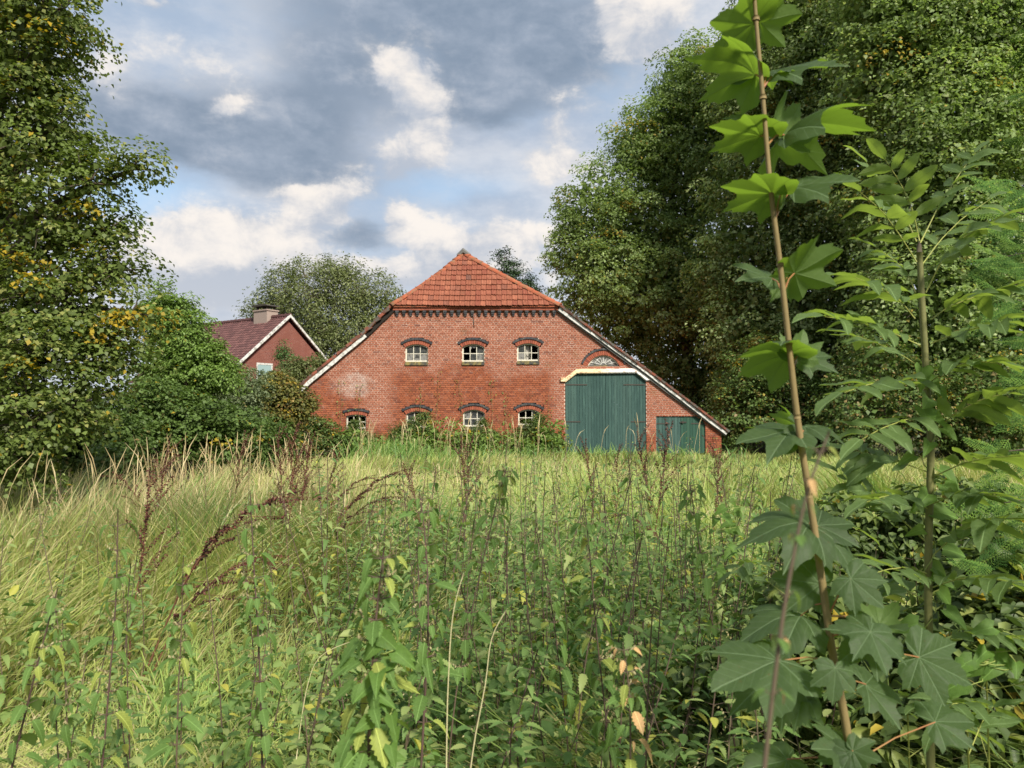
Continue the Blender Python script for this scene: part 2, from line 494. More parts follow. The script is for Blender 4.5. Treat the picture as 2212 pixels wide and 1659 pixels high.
def warch(l, r, top, side, bot, red=0.165, blk=0.095):
    x0, z0 = fx(l, bot); x1, zt = fx(r, top); zs = fx(l, side)[1]
    return Arch(x0, x1, z0, zs, zt - zs, red, blk)
WIN = [warch(875.4, 924.4, 743.5, 750.5, 789.0), warch(998.3, 1046.2, 743, 750, 788.6), warch(1117.2, 1164.7, 741.5, 748.5, 787.0),
       warch(747.4, 791, 895.5, 899, 933.0, 0.15, 0.09), warch(877.6, 925, 888.2, 895, 932), warch(1000.1, 1047, 885, 892, 929), warch(1119.4, 1165.6, 884, 891, 926)]
fl, fr = fx(1269.5, 791), fx(1338.0, 791)
FAN = Arch(fl[0], fr[0], fl[1], fl[1] + 0.01, 0.43, 0.20, 0.085, 0.0)
d0 = fx(1221, 990); d1 = fx(1395.3, 802)
DX0, DX1, DZ1 = d0[0], d1[0], d1[1]
CHAM = [(DX0, 0.0), (DX1, 0.0), (DX1, fx(1395, 822.5)[1]), (fx(1373.4, 802)[0], DZ1), (fx(1245, 802)[0], DZ1), (DX0, fx(1221, 824)[1])]
def door_cut(z):
    if z > DZ1: return None
    zl, zr = CHAM[5][1], CHAM[2][1]
    x0 = DX0 if z < zl else DX0 + (z - zl) / (DZ1 - zl) * (CHAM[4][0] - DX0)
    x1 = DX1 if z < zr else DX1 - (z - zr) / (DZ1 - zr) * (DX1 - CHAM[3][0])
    return x0, x1
s0 = fx(1417, 900); s1 = fx(1523.4, 900)
SX0, SX1, SZ1 = s0[0], s1[0], s0[1]
def small_cut(z):
    if z > SZ1: return None
    k = 0.0
    if z > SZ1 - 0.4:
        t = (z - SZ1 + 0.4) / 0.4
        k = 0.45 * (1 - math.sqrt(max(0, 1 - t * t)))
    return SX0, SX1 - k
CUTS = [a.cut for a in WIN] + [FAN.cut, door_cut, small_cut]

ncourse = int(ZE / CH)
mort = MB(); bricks = []
for k in range(ncourse):
    za, zb = k * CH, (k + 1) * CH
    zm = (za + zb) / 2
    wb = wall_bounds(zm)
    if not wb: continue
    segs = [wb]
    for cfun in CUTS:
        c = cfun(zm)
        if not c: continue
        nsg = []
        for (a, b) in segs:
            if c[1] <= a or c[0] >= b: nsg.append((a, b)); continue
            if c[0] > a: nsg.append((a, c[0]))
            if c[1] < b: nsg.append((c[1], b))
        segs = nsg
    for (a, b) in segs:
        mort.box((a, 0.012, za), (b, 0.36, zb))
        header = (k % 2 == 0)
        L = 0.127 if header else 0.254
        off = 0.0635 if header else (0.127 if (k // 2) % 2 else 0.0)
        x = math.floor((a - off) / L) * L + off
        while x < b - 0.02:
            u, v = max(x + 0.0075, a), min(x + L - 0.0075, b)
            if v - u > 0.03:
                bricks.append((u, v, za + 0.0075, zb - 0.0075))
            x += L
ob('mortar', mort.mesh('mortar', MATS['mortar']), barn)
def brick_geo(mb, u, v, z0, z1, a, jit):
    y0 = jit
    c = 0.004
    # chamfered front, four side faces
    vs_ = [(u + c, y0, z0 + c), (v - c, y0, z0 + c), (v - c, y0, z1 - c), (u + c, y0, z1 - c),
           (u, y0 + 0.006, z0), (v, y0 + 0.006, z0), (v, y0 + 0.006, z1), (u, y0 + 0.006, z1),
           (u, 0.03, z0), (v, 0.03, z0), (v, 0.03, z1), (u, 0.03, z1)]
    fs = [(0, 1, 2, 3)] + [((i + 1) % 4, i, 4 + i, 4 + (i + 1) % 4) for i in range(4)] + [(4 + (i + 1) % 4, 4 + i, 8 + i, 8 + (i + 1) % 4) for i in range(4)]
    mb.add(vs_, fs, a)
# the 300 whole stretchers that show best (upper wall, unobstructed) are bricks of their own
cand = [i for i, (u, v, z0, z1) in enumerate(bricks) if v - u > 0.235 and z0 > 3.9 and -5 < u < 5]
RND.shuffle(cand)
single = set(cand[:300])
full = MB(); brick_geo(full, -0.1195, 0.1195, -(CH / 2 - 0.0075), CH / 2 - 0.0075, 0.0, 0.0)
full_me = full.mesh('brick', MATS['brick'])
rest = MB()
for i, (u, v, z0, z1) in enumerate(bricks):
    jit = RND.uniform(-0.005, 0.004)
    if i in single:
        ob('brick', full_me, barn, loc=((u + v) / 2, jit, (z0 + z1) / 2))
    else:
        brick_geo(rest, u, v, z0, z1, RND.random(), jit)
ob('brickwork', rest.mesh('brickwork', MATS['brick']), barn, kind='stuff')

def arch_bricks(A, n_red, n_blk, parent):
    for (r0, r1, n, mt, proud, ang, nm) in ((A.R + 0.004, A.R + A.red, n_red, 'arch_red', 0.006, A.ang + 0.02, 'arch_brick'),
                                            (A.R + A.red + 0.004, A.Ro, n_blk, 'arch_black', 0.045, A.ang + A.over / A.Ro, 'drip_brick')):
        for i in range(n):
            t0 = -ang + 2 * ang * i / n; t1 = -ang + 2 * ang * (i + 1) / n
            g = 0.006 / r1 if nm == 'arch_brick' else 0.004 / r1
            t0 += g; t1 -= g
            rj = RND.uniform(-0.008, 0.008)
            pt = lambda r, t: (A.xc + r * math.sin(t), A.zc + r * math.cos(t))
            q = [pt(r0, t0), pt(r0, t1), pt(r1 + rj, t1), pt(r1 + rj, t0)]
            pr = proud + RND.uniform(-0.006, 0.006)
            mb = MB()
            mb.hexa([(x, -pr, z) for x, z in q], [(x, 0.12, z) for x, z in q], RND.random())
            ob(nm, mb.mesh(nm, MATS[mt]), parent)
for i, A in enumerate(WIN):
    arch_bricks(A, 12 if i != 3 else 10, 9, barn)
arch_bricks(FAN, 25, 19, barn)

# windows
def window(A, panes, curtain=None, board=None):
    yf = 0.10
    zb = A.z0 + 0.14                      # bottom of sash, above the sill
    x0, x1 = A.xc - A.a, A.xc + A.a
    N = 10
    fr = MB(); w_ = 0.05
    fr.box((x0, yf, zb), (x0 + w_, yf + 0.07, A.zs)); fr.box((x1 - w_, yf, zb), (x1, yf + 0.07, A.zs))
    fr.box((x0 + w_, yf - 0.003, zb), (x1 - w_, yf + 0.07, zb + w_ + 0.01))
    for i in range(N):
        xa, xb = x0 + (x1 - x0) * i / N, x0 + (x1 - x0) * (i + 1) / N
        q = [(xa, A.top(xa) - w_), (xb, A.top(xb) - w_), (xb, A.top(xb) + 0.004), (xa, A.top(xa) + 0.004)]
        fr.hexa([(x, yf + 0.002, z) for x, z in q], [(x, yf + 0.068, z) for x, z in q])
    wo = ob('window', fr.mesh('window', MATS['window_paint']), barn)
    ix0, ix1 = x0 + w_, x1 - w_
    cw = (ix1 - ix0) / 3
    zmid = zb + w_ + (A.top(A.xc) - w_ - zb - w_) * 0.46
    for j in (1, 2):
        b_ = MB(); xx = ix0 + cw * j
        b_.box((xx - 0.014, yf + 0.006, zb + w_), (xx + 0.014, yf + 0.045, A.top(xx) - w_ + 0.01))
        ob('glazing_bar', b_.mesh('glazing_bar', MATS['window_paint']), wo)
    b_ = MB(); b_.box((ix0, yf + 0.010, zmid - 0.014), (ix1, yf + 0.042, zmid + 0.014))
    ob('glazing_bar', b_.mesh('glazing_bar', MATS['window_paint']), wo)
    for r_ in (0, 1):
        for j in range(3):
            st = panes[r_][j]
            if st == '.': continue
            xa, xb = ix0 + cw * j + 0.012, ix0 + cw * (j + 1) - 0.012
            if r_ == 1:
                poly = [(xa, zb + w_), (xb, zb + w_), (xb, zmid - 0.012), (xa, zmid - 0.012)]
                if st == 'b':                                   # a broken lower remnant
                    poly = [(xa, zb + w_), (xb, zb + w_), (xb, zmid - 0.14), (xa + cw * 0.5, zb + w_ + 0.06), (xa, zb + w_ + 0.03)]
            else:
                poly = [(xa, zmid + 0.012), (xb, zmid + 0.012)] + [(xb + (xa - xb) * t / 4, A.top(xb + (xa - xb) * t / 4) - w_ + 0.01) for t in range(5)]
                if st == 'b':
                    zt = A.top(xa) - w_
                    poly = [(xa, zt - 0.06), (xa + cw * 0.12, zt - 0.15), (xa + cw * 0.3, zt - 0.05), (xa + cw * 0.55, zt - 0.10), (xb, zt - 0.05), (xb, zt + 0.01), (xa, zt)]
            pb = MB(); pb.prism(poly, yf + 0.024, yf + 0.028)
            ob('pane', pb.mesh('pane', MATS['pale_glass' if st in 'pb' else 'dusty_glass']), wo)
    sl = MB()
    sl.prism([(x0 - 0.01, A.z0), (x1 + 0.01, A.z0), (x1 + 0.01, A.z0 + 0.10), (x1 - 0.02, zb - 0.004), (x0 + 0.02, zb - 0.004), (x0 - 0.01, A.z0 + 0.10)], -0.05, 0.20)
    ob('sill', sl.mesh('sill', MATS['sill_stone']), wo)
    if curtain:
        cb = MB()
        ca, cb_ = ix0 + cw * curtain[0], ix0 + cw * curtain[1]
        n = 14
        vs_ = []
        for i in range(n + 1):
            xx = ca + (cb_ - ca) * i / n
            yy = yf + 0.16 + 0.03 * math.sin(i * 1.7)
            vs_ += [(xx, yy, zb + 0.02 + (0.25 * max(0, i / n - 0.6))), (xx - 0.02 * (i / n), yy + 0.02, A.top(A.xc))]
        cb.add(vs_, [(2 * i, 2 * i + 2, 2 * i + 3, 2 * i + 1) for i in range(n)])
        ob('curtain', cb.mesh('curtain', MATS['rag']), wo)
    if board:
        bb = MB(); bb.box((ix0 + cw * board[0], yf + 0.10, zb), (ix0 + cw * board[1], yf + 0.13, A.top(A.xc)))
        ob('board', bb.mesh('board', MATS['pink_board']), wo)
    return wo
window(WIN[0], ('ggd', 'ppp'))
window(WIN[1], ('.bg', '.gp'))
window(WIN[2], ('g..', 'p..'), curtain=(0.0, 1.75))
window(WIN[3], ('...', '...'))
window(WIN[4], ('g.g', 'g.g'), board=(0.0, 1.15))
window(WIN[5], ('pgg', 'ggp'), board=(0.0, 0.8))
window(WIN[6], ('..g', '...'))

# fan light
fm = MB(); A = FAN
x0, x1 = A.xc - A.a, A.xc + A.a
for i in range(16):
    t0, t1 = -A.ang + 2 * A.ang * i / 16, -A.ang + 2 * A.ang * (i + 1) / 16
    pt = lambda r_, t: (A.xc + r_ * math.sin(t), A.zc + r_ * math.cos(t))
    q = [pt(A.R - 0.045, t0), pt(A.R - 0.045, t1), pt(A.R + 0.002, t1), pt(A.R + 0.002, t0)]
    fm.hexa([(x, 0.08, z) for x, z in q], [(x, 0.14, z) for x, z in q])
fan = ob('fan_window', fm.mesh('fan_window', MATS['window_paint']), barn)
mb = MB(); mb.box((x0 + 0.01, 0.05, A.z0 - 0.02), (x1 - 0.01, 0.15, A.z0 + 0.035)); ob('bottom_rail', mb.mesh('bottom_rail', MATS['sill_stone']), fan)
zc0 = A.z0 + 0.05
for i in range(7):
    t = math.radians(-78 + 26 * i)
    L = 0.07
    while True:
        X_, Z_ = A.xc + L * math.sin(t), zc0 + L * math.cos(t)
        if L > 0.9 or (X_ - A.xc) ** 2 + (Z_ - A.zc) ** 2 > (A.R - 0.03) ** 2: break
        L += 0.01
    mb = MB()
    mb.tube([(A.xc + 0.08 * math.sin(t), 0.10, zc0 + 0.08 * math.cos(t)), (A.xc + L * math.sin(t), 0.10, zc0 + L * math.cos(t))], [0.014, 0.022], 4)
    ob('spoke', mb.mesh('spoke', MATS['white_wood']), fan)
for rr_ in (0.10, 0.30):
    mb = MB()
    mb.tube([(A.xc + rr_ * 1.15 * math.sin(t), 0.104, zc0 + rr_ * math.cos(t)) for t in np.linspace(-1.5, 1.5, 17)], 0.013, 4)
    ob('ring_bar', mb.mesh('ring_bar', MATS['white_wood']), fan)
mb = MB()
poly = [(x0 + 0.02, A.z0 + 0.03), (x1 - 0.02, A.z0 + 0.03)] + [(A.xc + (A.R - 0.03) * math.sin(t), A.zc + (A.R - 0.03) * math.cos(t)) for t in np.linspace(A.ang, -A.ang, 15)]
mb.prism(poly, 0.115, 0.12)
ob('pane', mb.mesh('pane', MATS['pale_glass']), fan)

# doors, plank by plank
def door_leaf(name, xa, xb, cutf, step, y, mtname, zb=0.03, rail_z=()):
    back = MB()
    for zz in rail_z:
        back.box((xa + 0.06, y + 0.034, zz), (xb - 0.06, y + 0.075, zz + 0.16))
    leaf = ob(name, back.mesh(name, MATS[mtname]), barn)
    n = max(1, round((xb - xa) / step)); wdt = (xb - xa) / n
    for i in range(n):
        u, v = xa + wdt * i + 0.004, xa + wdt * (i + 1) - 0.004
        def ztop(x):
            lo, hi = 0.0, 6.0
            for _ in range(24):
                mid = (lo + hi) / 2
                c = cutf(mid)
                if c and c[0] - 1e-4 <= x <= c[1] + 1e-4: lo = mid
                else: hi = mid
            return lo - 0.01
        jy = RND.uniform(-0.004, 0.004)
        z0 = zb + RND.uniform(-0.02, 0.05)
        mb = MB()
        mb.prism([(u, z0), (v, z0), (v, ztop(v)), (u, ztop(u))], y + jy, y + 0.03, 0.0)
        ob('plank', mb.mesh('plank', MATS[mtname]), leaf)
    return leaf
mid = (DX0 + DX1) / 2
for (xa, xb, sgn) in ((DX0 + 0.012, mid - 0.003, 1), (mid + 0.003, DX1 - 0.012, -1)):
    lf = door_leaf('door_leaf', xa, xb, door_cut, 0.112, 0.05, 'green_plank', rail_z=(0.4, 1.7, 3.0))
    for zz, ln in ((fx(1300, 831)[1], 0.9), (fx(1300, 911)[1], 0.62)):
        hx = xa - 0.02 if sgn > 0 else xb + 0.02
        mb = MB(); mb.box((min(hx, hx + sgn * ln), 0.034, zz - 0.022), (max(hx, hx + sgn * ln), 0.0445, zz + 0.022))
        mb.tube([(hx, 0.03, zz - 0.06), (hx, 0.03, zz + 0.06)], 0.02, 6)
        ob('hinge_strap', mb.mesh('hinge_strap', MATS['iron']), lf)
smid = fx(1471, 900)[0]
for (xa, xb, sgn, mt) in ((SX0 + 0.01, smid - 0.004, 1, 'green_plank'), (smid + 0.004, SX1 - 0.01, -1, 'dark_green_plank')):
    lf = door_leaf('small_door_leaf', xa, xb, small_cut, 0.125, 0.06, mt, rail_z=(0.3, 1.1))
    zz = fx(1440, 915)[1]
    hx = xa if sgn > 0 else xb
    mb = MB(); mb.box((min(hx, hx + sgn * 0.55), 0.044, zz - 0.02), (max(hx, hx + sgn * 0.55), 0.0545, zz + 0.02))
    ob('hinge_strap', mb.mesh('hinge_strap', MATS['iron']), lf)
mb = MB(); zz = fx(1473, 912)[1]; mb.box((smid - 0.03, 0.02, zz - 0.02), (smid + 0.22, 0.054, zz + 0.02)); mb.box((smid + 0.05, 0.0, zz - 0.05), (smid + 0.10, 0.054, zz + 0.05))
ob('latch', mb.mesh('latch', MATS['iron']), lf)
mb = MB(); mb.box((SX0 - 0.005, 0.02, 0.0), (SX0 + 0.008, 0.14, SZ1)); ob('door_jamb', mb.mesh('door_jamb', MATS['white_wood']), barn)
# white lintel over the big doors
lp = [fx(1211, 816), fx(1221, 816), fx(1245, 797.5), fx(1373.4, 796), fx(1396, 813.5), fx(1404, 813)]
mb = MB(); th_ = 0.15
for i in range(len(lp) - 1):
    (xa, za), (xb, zb_) = lp[i], lp[i + 1]
    q = [(xa, za - th_), (xb, zb_ - th_), (xb, zb_), (xa, za)]
    e = 0.002 * (i % 2)
    mb.hexa([(x, -0.09 - e, z) for x, z in q], [(x, 0.10, z) for x, z in q])
lint = ob('lintel', mb.mesh('lintel', MATS['cream_wood']), barn)
mb = MB()
for i in range(1, 4):
    (xa, za), (xb, zb_) = lp[i], lp[i + 1]
    q = [(xa, za - th_ - 0.035), (xb, zb_ - th_ - 0.035), (xb, zb_ - th_ + 0.01), (xa, za - th_ + 0.01)]
    mb.hexa([(x, -0.055 - 0.002 * (i % 2), z) for x, z in q], [(x, 0.09, z) for x, z in q])
ob('lower_moulding', mb.mesh('lower_moulding', MATS['cream_wood']), lint)

# frieze: dark stepped corbels under two projecting courses
xa, xb = vergeL[0][0], vergeR[0][0]
zt = ZE
cb0 = MB()
for (hw, z0, z1, pr) in ((0.068, -0.085, 0.0, 0.12), (0.056, -0.15, -0.085, 0.095), (0.040, -0.22, -0.15, 0.065)):
    cb0.box((-hw, -pr, z0), (hw, 0.03, z1))
cb_me = cb0.mesh('corbel', MATS['arch_black'])
nb = 24
fz = fx(1000, 671)[1]
for i in range(nb):
    xx = xa + 0.14 + (xb - xa - 0.26) * i / (nb - 1)
    ob('corbel', cb_me, barn, loc=(xx + RND.uniform(-0.01, 0.01), 0, fz + RND.uniform(-0.01, 0.01)))
for row in range(2):
    L = 0.25
    x = xa - 0.03 - row * 0.12
    z0 = fz + 0.004 + row * 0.074
    while x < xb:
        u, v = max(x, xa - 0.03) + 0.005, min(x + L, xb + 0.03) - 0.005
        if v - u > 0.05:
            mb = MB(); mb.box((u, -0.115 - row * 0.03 + RND.uniform(-0.005, 0.005), z0), (v, 0.1, z0 + 0.068), RND.random())
            ob('cornice_brick', mb.mesh('cornice_brick', MATS['arch_red']), barn)
        x += L
mb = MB(); mb.box((xa - 0.02, -0.10, fz + 0.002), (xb + 0.02, 0.30, fz + 0.15)); ob('cornice_bed', mb.mesh('cornice_bed', MATS['mortar']), barn)

# roof: hip end, tile by tile
def loc_(v): return Vector(v) - BO
eL = loc_(at(845, 661, BY - 0.22)); eR = loc_(at(1210, 661, BY - 0.22)); AP = loc_(at(1001, 548, BY + 2.15))
eR.z = eL.z = (eL.z + eR.z) / 2
upv = Vector((0, AP.y - eL.y, AP.z - eL.z)); slope = upv.length; upv.normalize()
nrm = Vector((1, 0, 0)).cross(upv)
TW, TV = 0.212, slope / 10.6
def tile_mesh(mt, width=0.225, length=0.36, amp=0.02, nx=9):
    vs_, fs = [], []
    prof = []
    for i in range(nx):
        t = i / (nx - 1)
        prof.append(((t - 0.5) * width, amp * (math.sin(t * 4 * math.pi - 0.6) * 0.55 + math.sin(t * 2 * math.pi) * 0.5)))
    for (yy, lift) in ((0.0, 0.042), (length, 0.0)):
        for (x, z) in prof: vs_.append((x, yy, z + lift))
    for (x, z) in prof: vs_.append((x, 0.0, z + 0.012))
    for i in range(nx - 1):
        fs.append((i, i + 1, nx + i + 1, nx + i)); fs.append((2 * nx + i, 2 * nx + i + 1, i + 1, i))
    mb = MB(); mb.add(vs_, fs); return mb.mesh('roof_tile', MATS[mt], smooth=False)
t_me = tile_mesh('roof_tile')
hip = MB()
hip.add([tuple(eL - nrm * 0.03), tuple(eR - nrm * 0.03), tuple(AP - nrm * 0.03)], [(0, 1, 2)])
hip_o = ob('hip_boarding', hip.mesh('hip_boarding', MATS['ridge_tile']), barn)
rot0 = Matrix((Vector((1, 0, 0)), upv, nrm)).transposed()
row = 0
y = 0.0
while y < slope - 0.1:
    f = min(1, (y + 0.20) / slope)
    xl = eL.x + (AP.x - eL.x) * f; xr = eR.x + (AP.x - eR.x) * f
    x = math.floor((xl + 0.02) / TW) * TW + TW / 2 + (row % 2) * 0.0
    while x < xr:
        if xl + TW * 0.35 < x < xr - TW * 0.35:
            base = Vector((x, 0, 0)) + Vector((0, eL.y, eL.z)) + upv * (y + RND.uniform(-0.012, 0.012) + 0.03 * math.sin(x * 1.1 + row * 0.35)) + nrm * (0.005 + RND.uniform(0, 0.008))
            M = rot0 @ Euler((RND.uniform(-0.02, 0.02), RND.uniform(-0.02, 0.02), RND.uniform(-0.03, 0.03))).to_matrix()
            ob('roof_tile', t_me, barn, mat4=Matrix.Translation(base) @ M.to_4x4())
        x += TW
    y += TV; row += 1
# hip ridge caps
cap = MB()
n = 7
for (yy, r_) in ((0.0, 0.135), (0.44, 0.105)):
    for i in range(n):
        t = math.pi * i / (n - 1)
        cap.v.append((r_ * math.cos(t), yy, r_ * 0.85 * math.sin(t)))
for i in range(n):
    t = math.pi * i / (n - 1)
    cap.v.append((0.10 * math.cos(t), 0.0, 0.10 * 0.85 * math.sin(t)))
cap.f += [(i, i + 1, n + i + 1, n + i) for i in range(n - 1)] + [(2 * n + i, 2 * n + i + 1, i + 1, i) for i in range(n - 1)]
cap.a = [0.0] * len(cap.f)
cap_me = cap.mesh('ridge_tile', MATS['ridge_tile'], smooth=True)
for (c0, sag) in ((eL, 0.13), (eR, 0.04)):
    d = AP - c0; n_c = 15
    tdir = d.normalized(); nn_ = (nrm + Vector((math.copysign(0.6, c0.x - AP.x), 0, 0.5))).normalized()
    xx_ = tdir.cross(nn_).normalized(); zz_ = xx_.cross(tdir)
    for i in range(n_c):
        f = i / n_c
        pos = c0 + d * f + Vector((0, 0, -sag * math.sin(math.pi * f))) + zz_ * 0.015
        M = Matrix((xx_, tdir, zz_)).transposed() @ Euler((RND.uniform(-0.05, 0.02), RND.uniform(-0.05, 0.05), RND.uniform(-0.06, 0.06))).to_matrix()
        ob('ridge_tile', cap_me, barn, mat4=Matrix.Translation(pos) @ M.to_4x4())
mb = MB()
mb.tube([tuple(AP + Vector((-0.22, -0.10, -0.12))), tuple(AP + Vector((0.0, -0.12, 0.10))), tuple(AP + Vector((0.28, -0.10, -0.10)))], [0.10, 0.13, 0.09], 7)
mb.tube([tuple(AP + Vector((0, -0.1, 0.02))), tuple(AP + Vector((0, 0.6, 0.06)))], 0.12, 7)
ob('ridge_mortar', mb.mesh('ridge_mortar', MATS['grey_sheet'], smooth=False), barn)
# main slopes running back, slabs with thickness
LEN = 19.0
rdg0, rdg1 = AP + Vector((0, 0, 0)), Vector((AP.x, LEN, AP.z))
def slab(pts, nm, mt, th=0.07):
    pts = [Vector(p) for p in pts]
    n_ = (pts[1] - pts[0]).cross(pts[2] - pts[0]).normalized()
    if n_.z < 0: n_ = -n_; 
    k = len(pts)
    mb = MB(); mb.add([tuple(p) for p in pts] + [tuple(p - n_ * th) for p in pts],
                      [tuple(range(k)), tuple(reversed(range(k, 2 * k)))] + [(i, (i + 1) % k, k + (i + 1) % k, k + i) for i in range(k)])
    return ob(nm, mb.mesh(nm, MATS[mt]), barn)
def ov(p, dx, dz): return Vector((p[0] + dx, -0.20, p[1] + dz))
Lp = [ov(vergeL[0], -0.03, 0.12), ov(vergeL[1], -0.05, 0.13), ov(vergeL[2], -0.08, 0.12), ov(vergeL[3], -0.28, -0.08)]
Rp = [ov(vergeR[0], 0.03, 0.12), ov(vergeR[1], 0.06, 0.12), ov(vergeR[2], 0.06, 0.12), ov(vergeR[3], 0.25, -0.02)]
back = lambda p: Vector((p.x, LEN, p.z))
for P_ in (Lp, Rp):
    slab([P_[0], rdg0, rdg1, back(P_[0])] if P_ is Rp else [rdg0, P_[0], back(P_[0]), rdg1], 'roof_slope', 'ridge_tile')
    for i in range(3):
        a, b = P_[i], P_[i + 1]
        slab([a, back(a), back(b), b] if P_ is Rp else [b, back(b), back(a), a], 'roof_slope', 'ridge_tile')
# verge boards
def board(p0, p1, wd, nm, mt, drop=0.0, y0=-0.17, y1=-0.13):
    p0, p1 = Vector((p0[0], p0[1])), Vector((p1[0], p1[1]))
    d = (p1 - p0).normalized(); n_ = Vector((-d.y, d.x))
    if n_.y < 0: n_ = -n_
    mb = MB(); N = 12
    for i in range(N):
        a = p0 + (p1 - p0) * (i / N); b = p0 + (p1 - p0) * ((i + 1) / N)
        j0, j1 = RND.uniform(-0.008, 0.008), RND.uniform(-0.008, 0.008)
        if i: j0 = last
        last = j1
        q = [a - n_ * (wd / 2 + drop + j0), b - n_ * (wd / 2 + drop + j1), b + n_ * (wd / 2 - drop), a + n_ * (wd / 2 - drop)]
        if d.x < 0: q = [q[1], q[0], q[3], q[2]]
        mb.hexa([(v.x, y0, v.y) for v in q], [(v.x, y1, v.y) for v in q])
    ob(nm, mb.mesh(nm, MATS[mt]), barn)
vr0, vr1 = fx(1208, 667), fx(1569, 935)
vm = fx(1395, 801.5)
board(vr0, vm, 0.20, 'verge_board', 'white_wood'); board(vm, vr1, 0.20, 'verge_board', 'white_wood', y0=-0.173)
board(fx(790, 724), fx(672, 822), 0.22, 'verge_board', 'white_wood'); board(fx(676, 819), fx(641, 850), 0.21, 'verge_board', 'white_wood', y0=-0.174)
board(fx(851, 668), fx(788, 729), 0.16, 'broken_batten', 'interior_dark', y0=-0.10, y1=-0.02)
board(vr0, vr1, 0.16, 'verge_plank', 'grey_sheet', drop=0.06, y0=-0.10, y1=-0.004)
# tiles along the verges, seen edge-on
def verge_tiles(P_, n, sgn, rag):
    pts = [Vector((p.x, p.z)) for p in P_]
    lens = [0]
    for a, b in zip(pts, pts[1:]): lens.append(lens[-1] + (b - a).length)
    for i in range(n):
        s = lens[-1] * i / n
        k = max(j for j in range(len(pts) - 1) if lens[j] <= s + 1e-6)
        d = (pts[k + 1] - pts[k]).normalized()
        p = pts[k] + d * (s - lens[k])
        n_ = Vector((-d.y, d.x)); n_ = n_ if n_.y > 0 else -n_
        L = lens[-1] / n * 1.08
        rg = rag if s < lens[1] * 1.3 else rag * 0.35
        w0, w1 = 0.015 + RND.uniform(0, rg), 0.045 + RND.uniform(0, rg)
        q = [p - n_ * 0.03 - n_ * RND.uniform(0, rg * 1.6), p + d * L - n_ * 0.05, p + d * L + n_ * w1, p + n_ * w0]
        if d.x < 0: q = [q[1], q[0], q[3], q[2]]
        mb = MB(); y0 = -0.215 - RND.uniform(0, 0.05)
        mb.hexa([(v.x, y0, v.y) for v in q], [(v.x, 0.05, v.y) for v in q], RND.random())
        ob('verge_tile', mb.mesh('verge_tile', MATS['old_tile_edge']), barn)
verge_tiles(Lp, 22, -1, 0.06)
verge_tiles(Rp, 30, 1, 0.012)
# other walls close the barn, so that it is dark inside
mb = MB()
mb.box((XL, 0.36, 0), (XL + 0.3, LEN - 0.3, vergeL[-1][1] + 0.03)); mb.box((XR - 0.3, 0.36, 0), (XR, LEN - 0.3, vergeR[-1][1] + 0.02))
mb.prism([(XL, 0), (XR, 0), (XR, vergeR[-1][1]), (vergeR[0][0], ZE), (AP.x, AP.z - 0.2), (vergeL[0][0], ZE), (XL, vergeL[-1][1])], LEN - 0.29, LEN - 0.02)
ob('rear_wall', mb.mesh('rear_wall', MATS['brick']), barn)
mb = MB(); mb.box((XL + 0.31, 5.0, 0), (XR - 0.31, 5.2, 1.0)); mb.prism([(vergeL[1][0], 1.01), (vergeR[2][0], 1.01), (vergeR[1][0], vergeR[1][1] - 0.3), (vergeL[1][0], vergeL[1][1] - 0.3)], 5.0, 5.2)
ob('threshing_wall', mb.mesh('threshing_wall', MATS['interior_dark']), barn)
mb = MB(); mb.tube([(fx(1022, 683)[0], -0.012, fx(1022, 683)[1]), (fx(1024, 707)[0], -0.014, fx(1024, 707)[1])], 0.016, 5)
ob('wall_anchor', mb.mesh('wall_anchor', MATS['iron']), barn)

# ------------------------------------------------------------------ ground
m_, nt = mat('soil')
p = wpos(nt)
c = nt.mix(nt.noise(p, 1.2, 6, 0.6), (0.060, 0.075, 0.024), (0.12, 0.11, 0.05))
c = nt.mix(nt.sm(nt.noise(p, 9, 5, 0.7), 0.4, 0.7), c, (0.05, 0.06, 0.02))
finish(nt, c, 0.95, 0.1, nt.noise(p, 18, 5), 0.6, 0.05)
xs = np.concatenate([np.linspace(-900, -40, 6), np.linspace(-32, 32, 33), np.linspace(40, 900, 6)])
ys = np.concatenate([[-300, -60, -12], np.linspace(-4, 64, 35), [90, 150, 300, 1200]])
GX, GY = np.meshgrid(xs, ys)
gz = 0.04 * np.sin(GX * 0.9 + 1) * np.sin(GY * 0.7) * ((GY > 0) & (GY < 27) & (np.abs(GX) < 30))
nx_, ny_ = len(xs), len(ys)
ii = np.arange((nx_ - 1) * (ny_ - 1)); r_, c_ = ii // (nx_ - 1), ii % (nx_ - 1)
a_ = r_ * nx_ + c_
ob('ground', mesh_np('ground', np.stack([GX, GY, gz - 0.02], -1).reshape(-1, 3), [np.stack([a_, a_ + 1, a_ + nx_ + 1, a_ + nx_], 1)], MATS['soil'], smooth=True), kind='structure', label='soil of the overgrown meadow in front of the barn')

# ------------------------------------------------------------------ neighbouring house
m_, nt = mat('house_brick')
p = wpos(nt)
br = nt.n('ShaderNodeTexBrick', {'Scale': 1.0, 'Mortar Size': 0.006, 'Brick Width': 0.25, 'Row Height': 0.077, 'Color1': (0.21, 0.075, 0.055, 1), 'Color2': (0.16, 0.055, 0.045, 1), 'Mortar': (0.26, 0.18, 0.15, 1)})
tco = nt.n('ShaderNodeTexCoord').outputs['Object']
so = nt.n('ShaderNodeSeparateXYZ', {0: tco}).outputs
cmb = nt.n('ShaderNodeCombineXYZ', {0: so[1], 1: so[2], 2: 0.0})
nt.put(br.inputs['Vector'], cmb.outputs[0])
c = nt.mix(nt.sm(nt.noise(p, 1.2, 6, 0.7), 0.35, 0.7), br.outputs[0], (0.18, 0.07, 0.052))
finish(nt, c, 0.9, 0.15)
m_, nt = mat('house_tile')
p = wpos(nt); r = rv(nt)
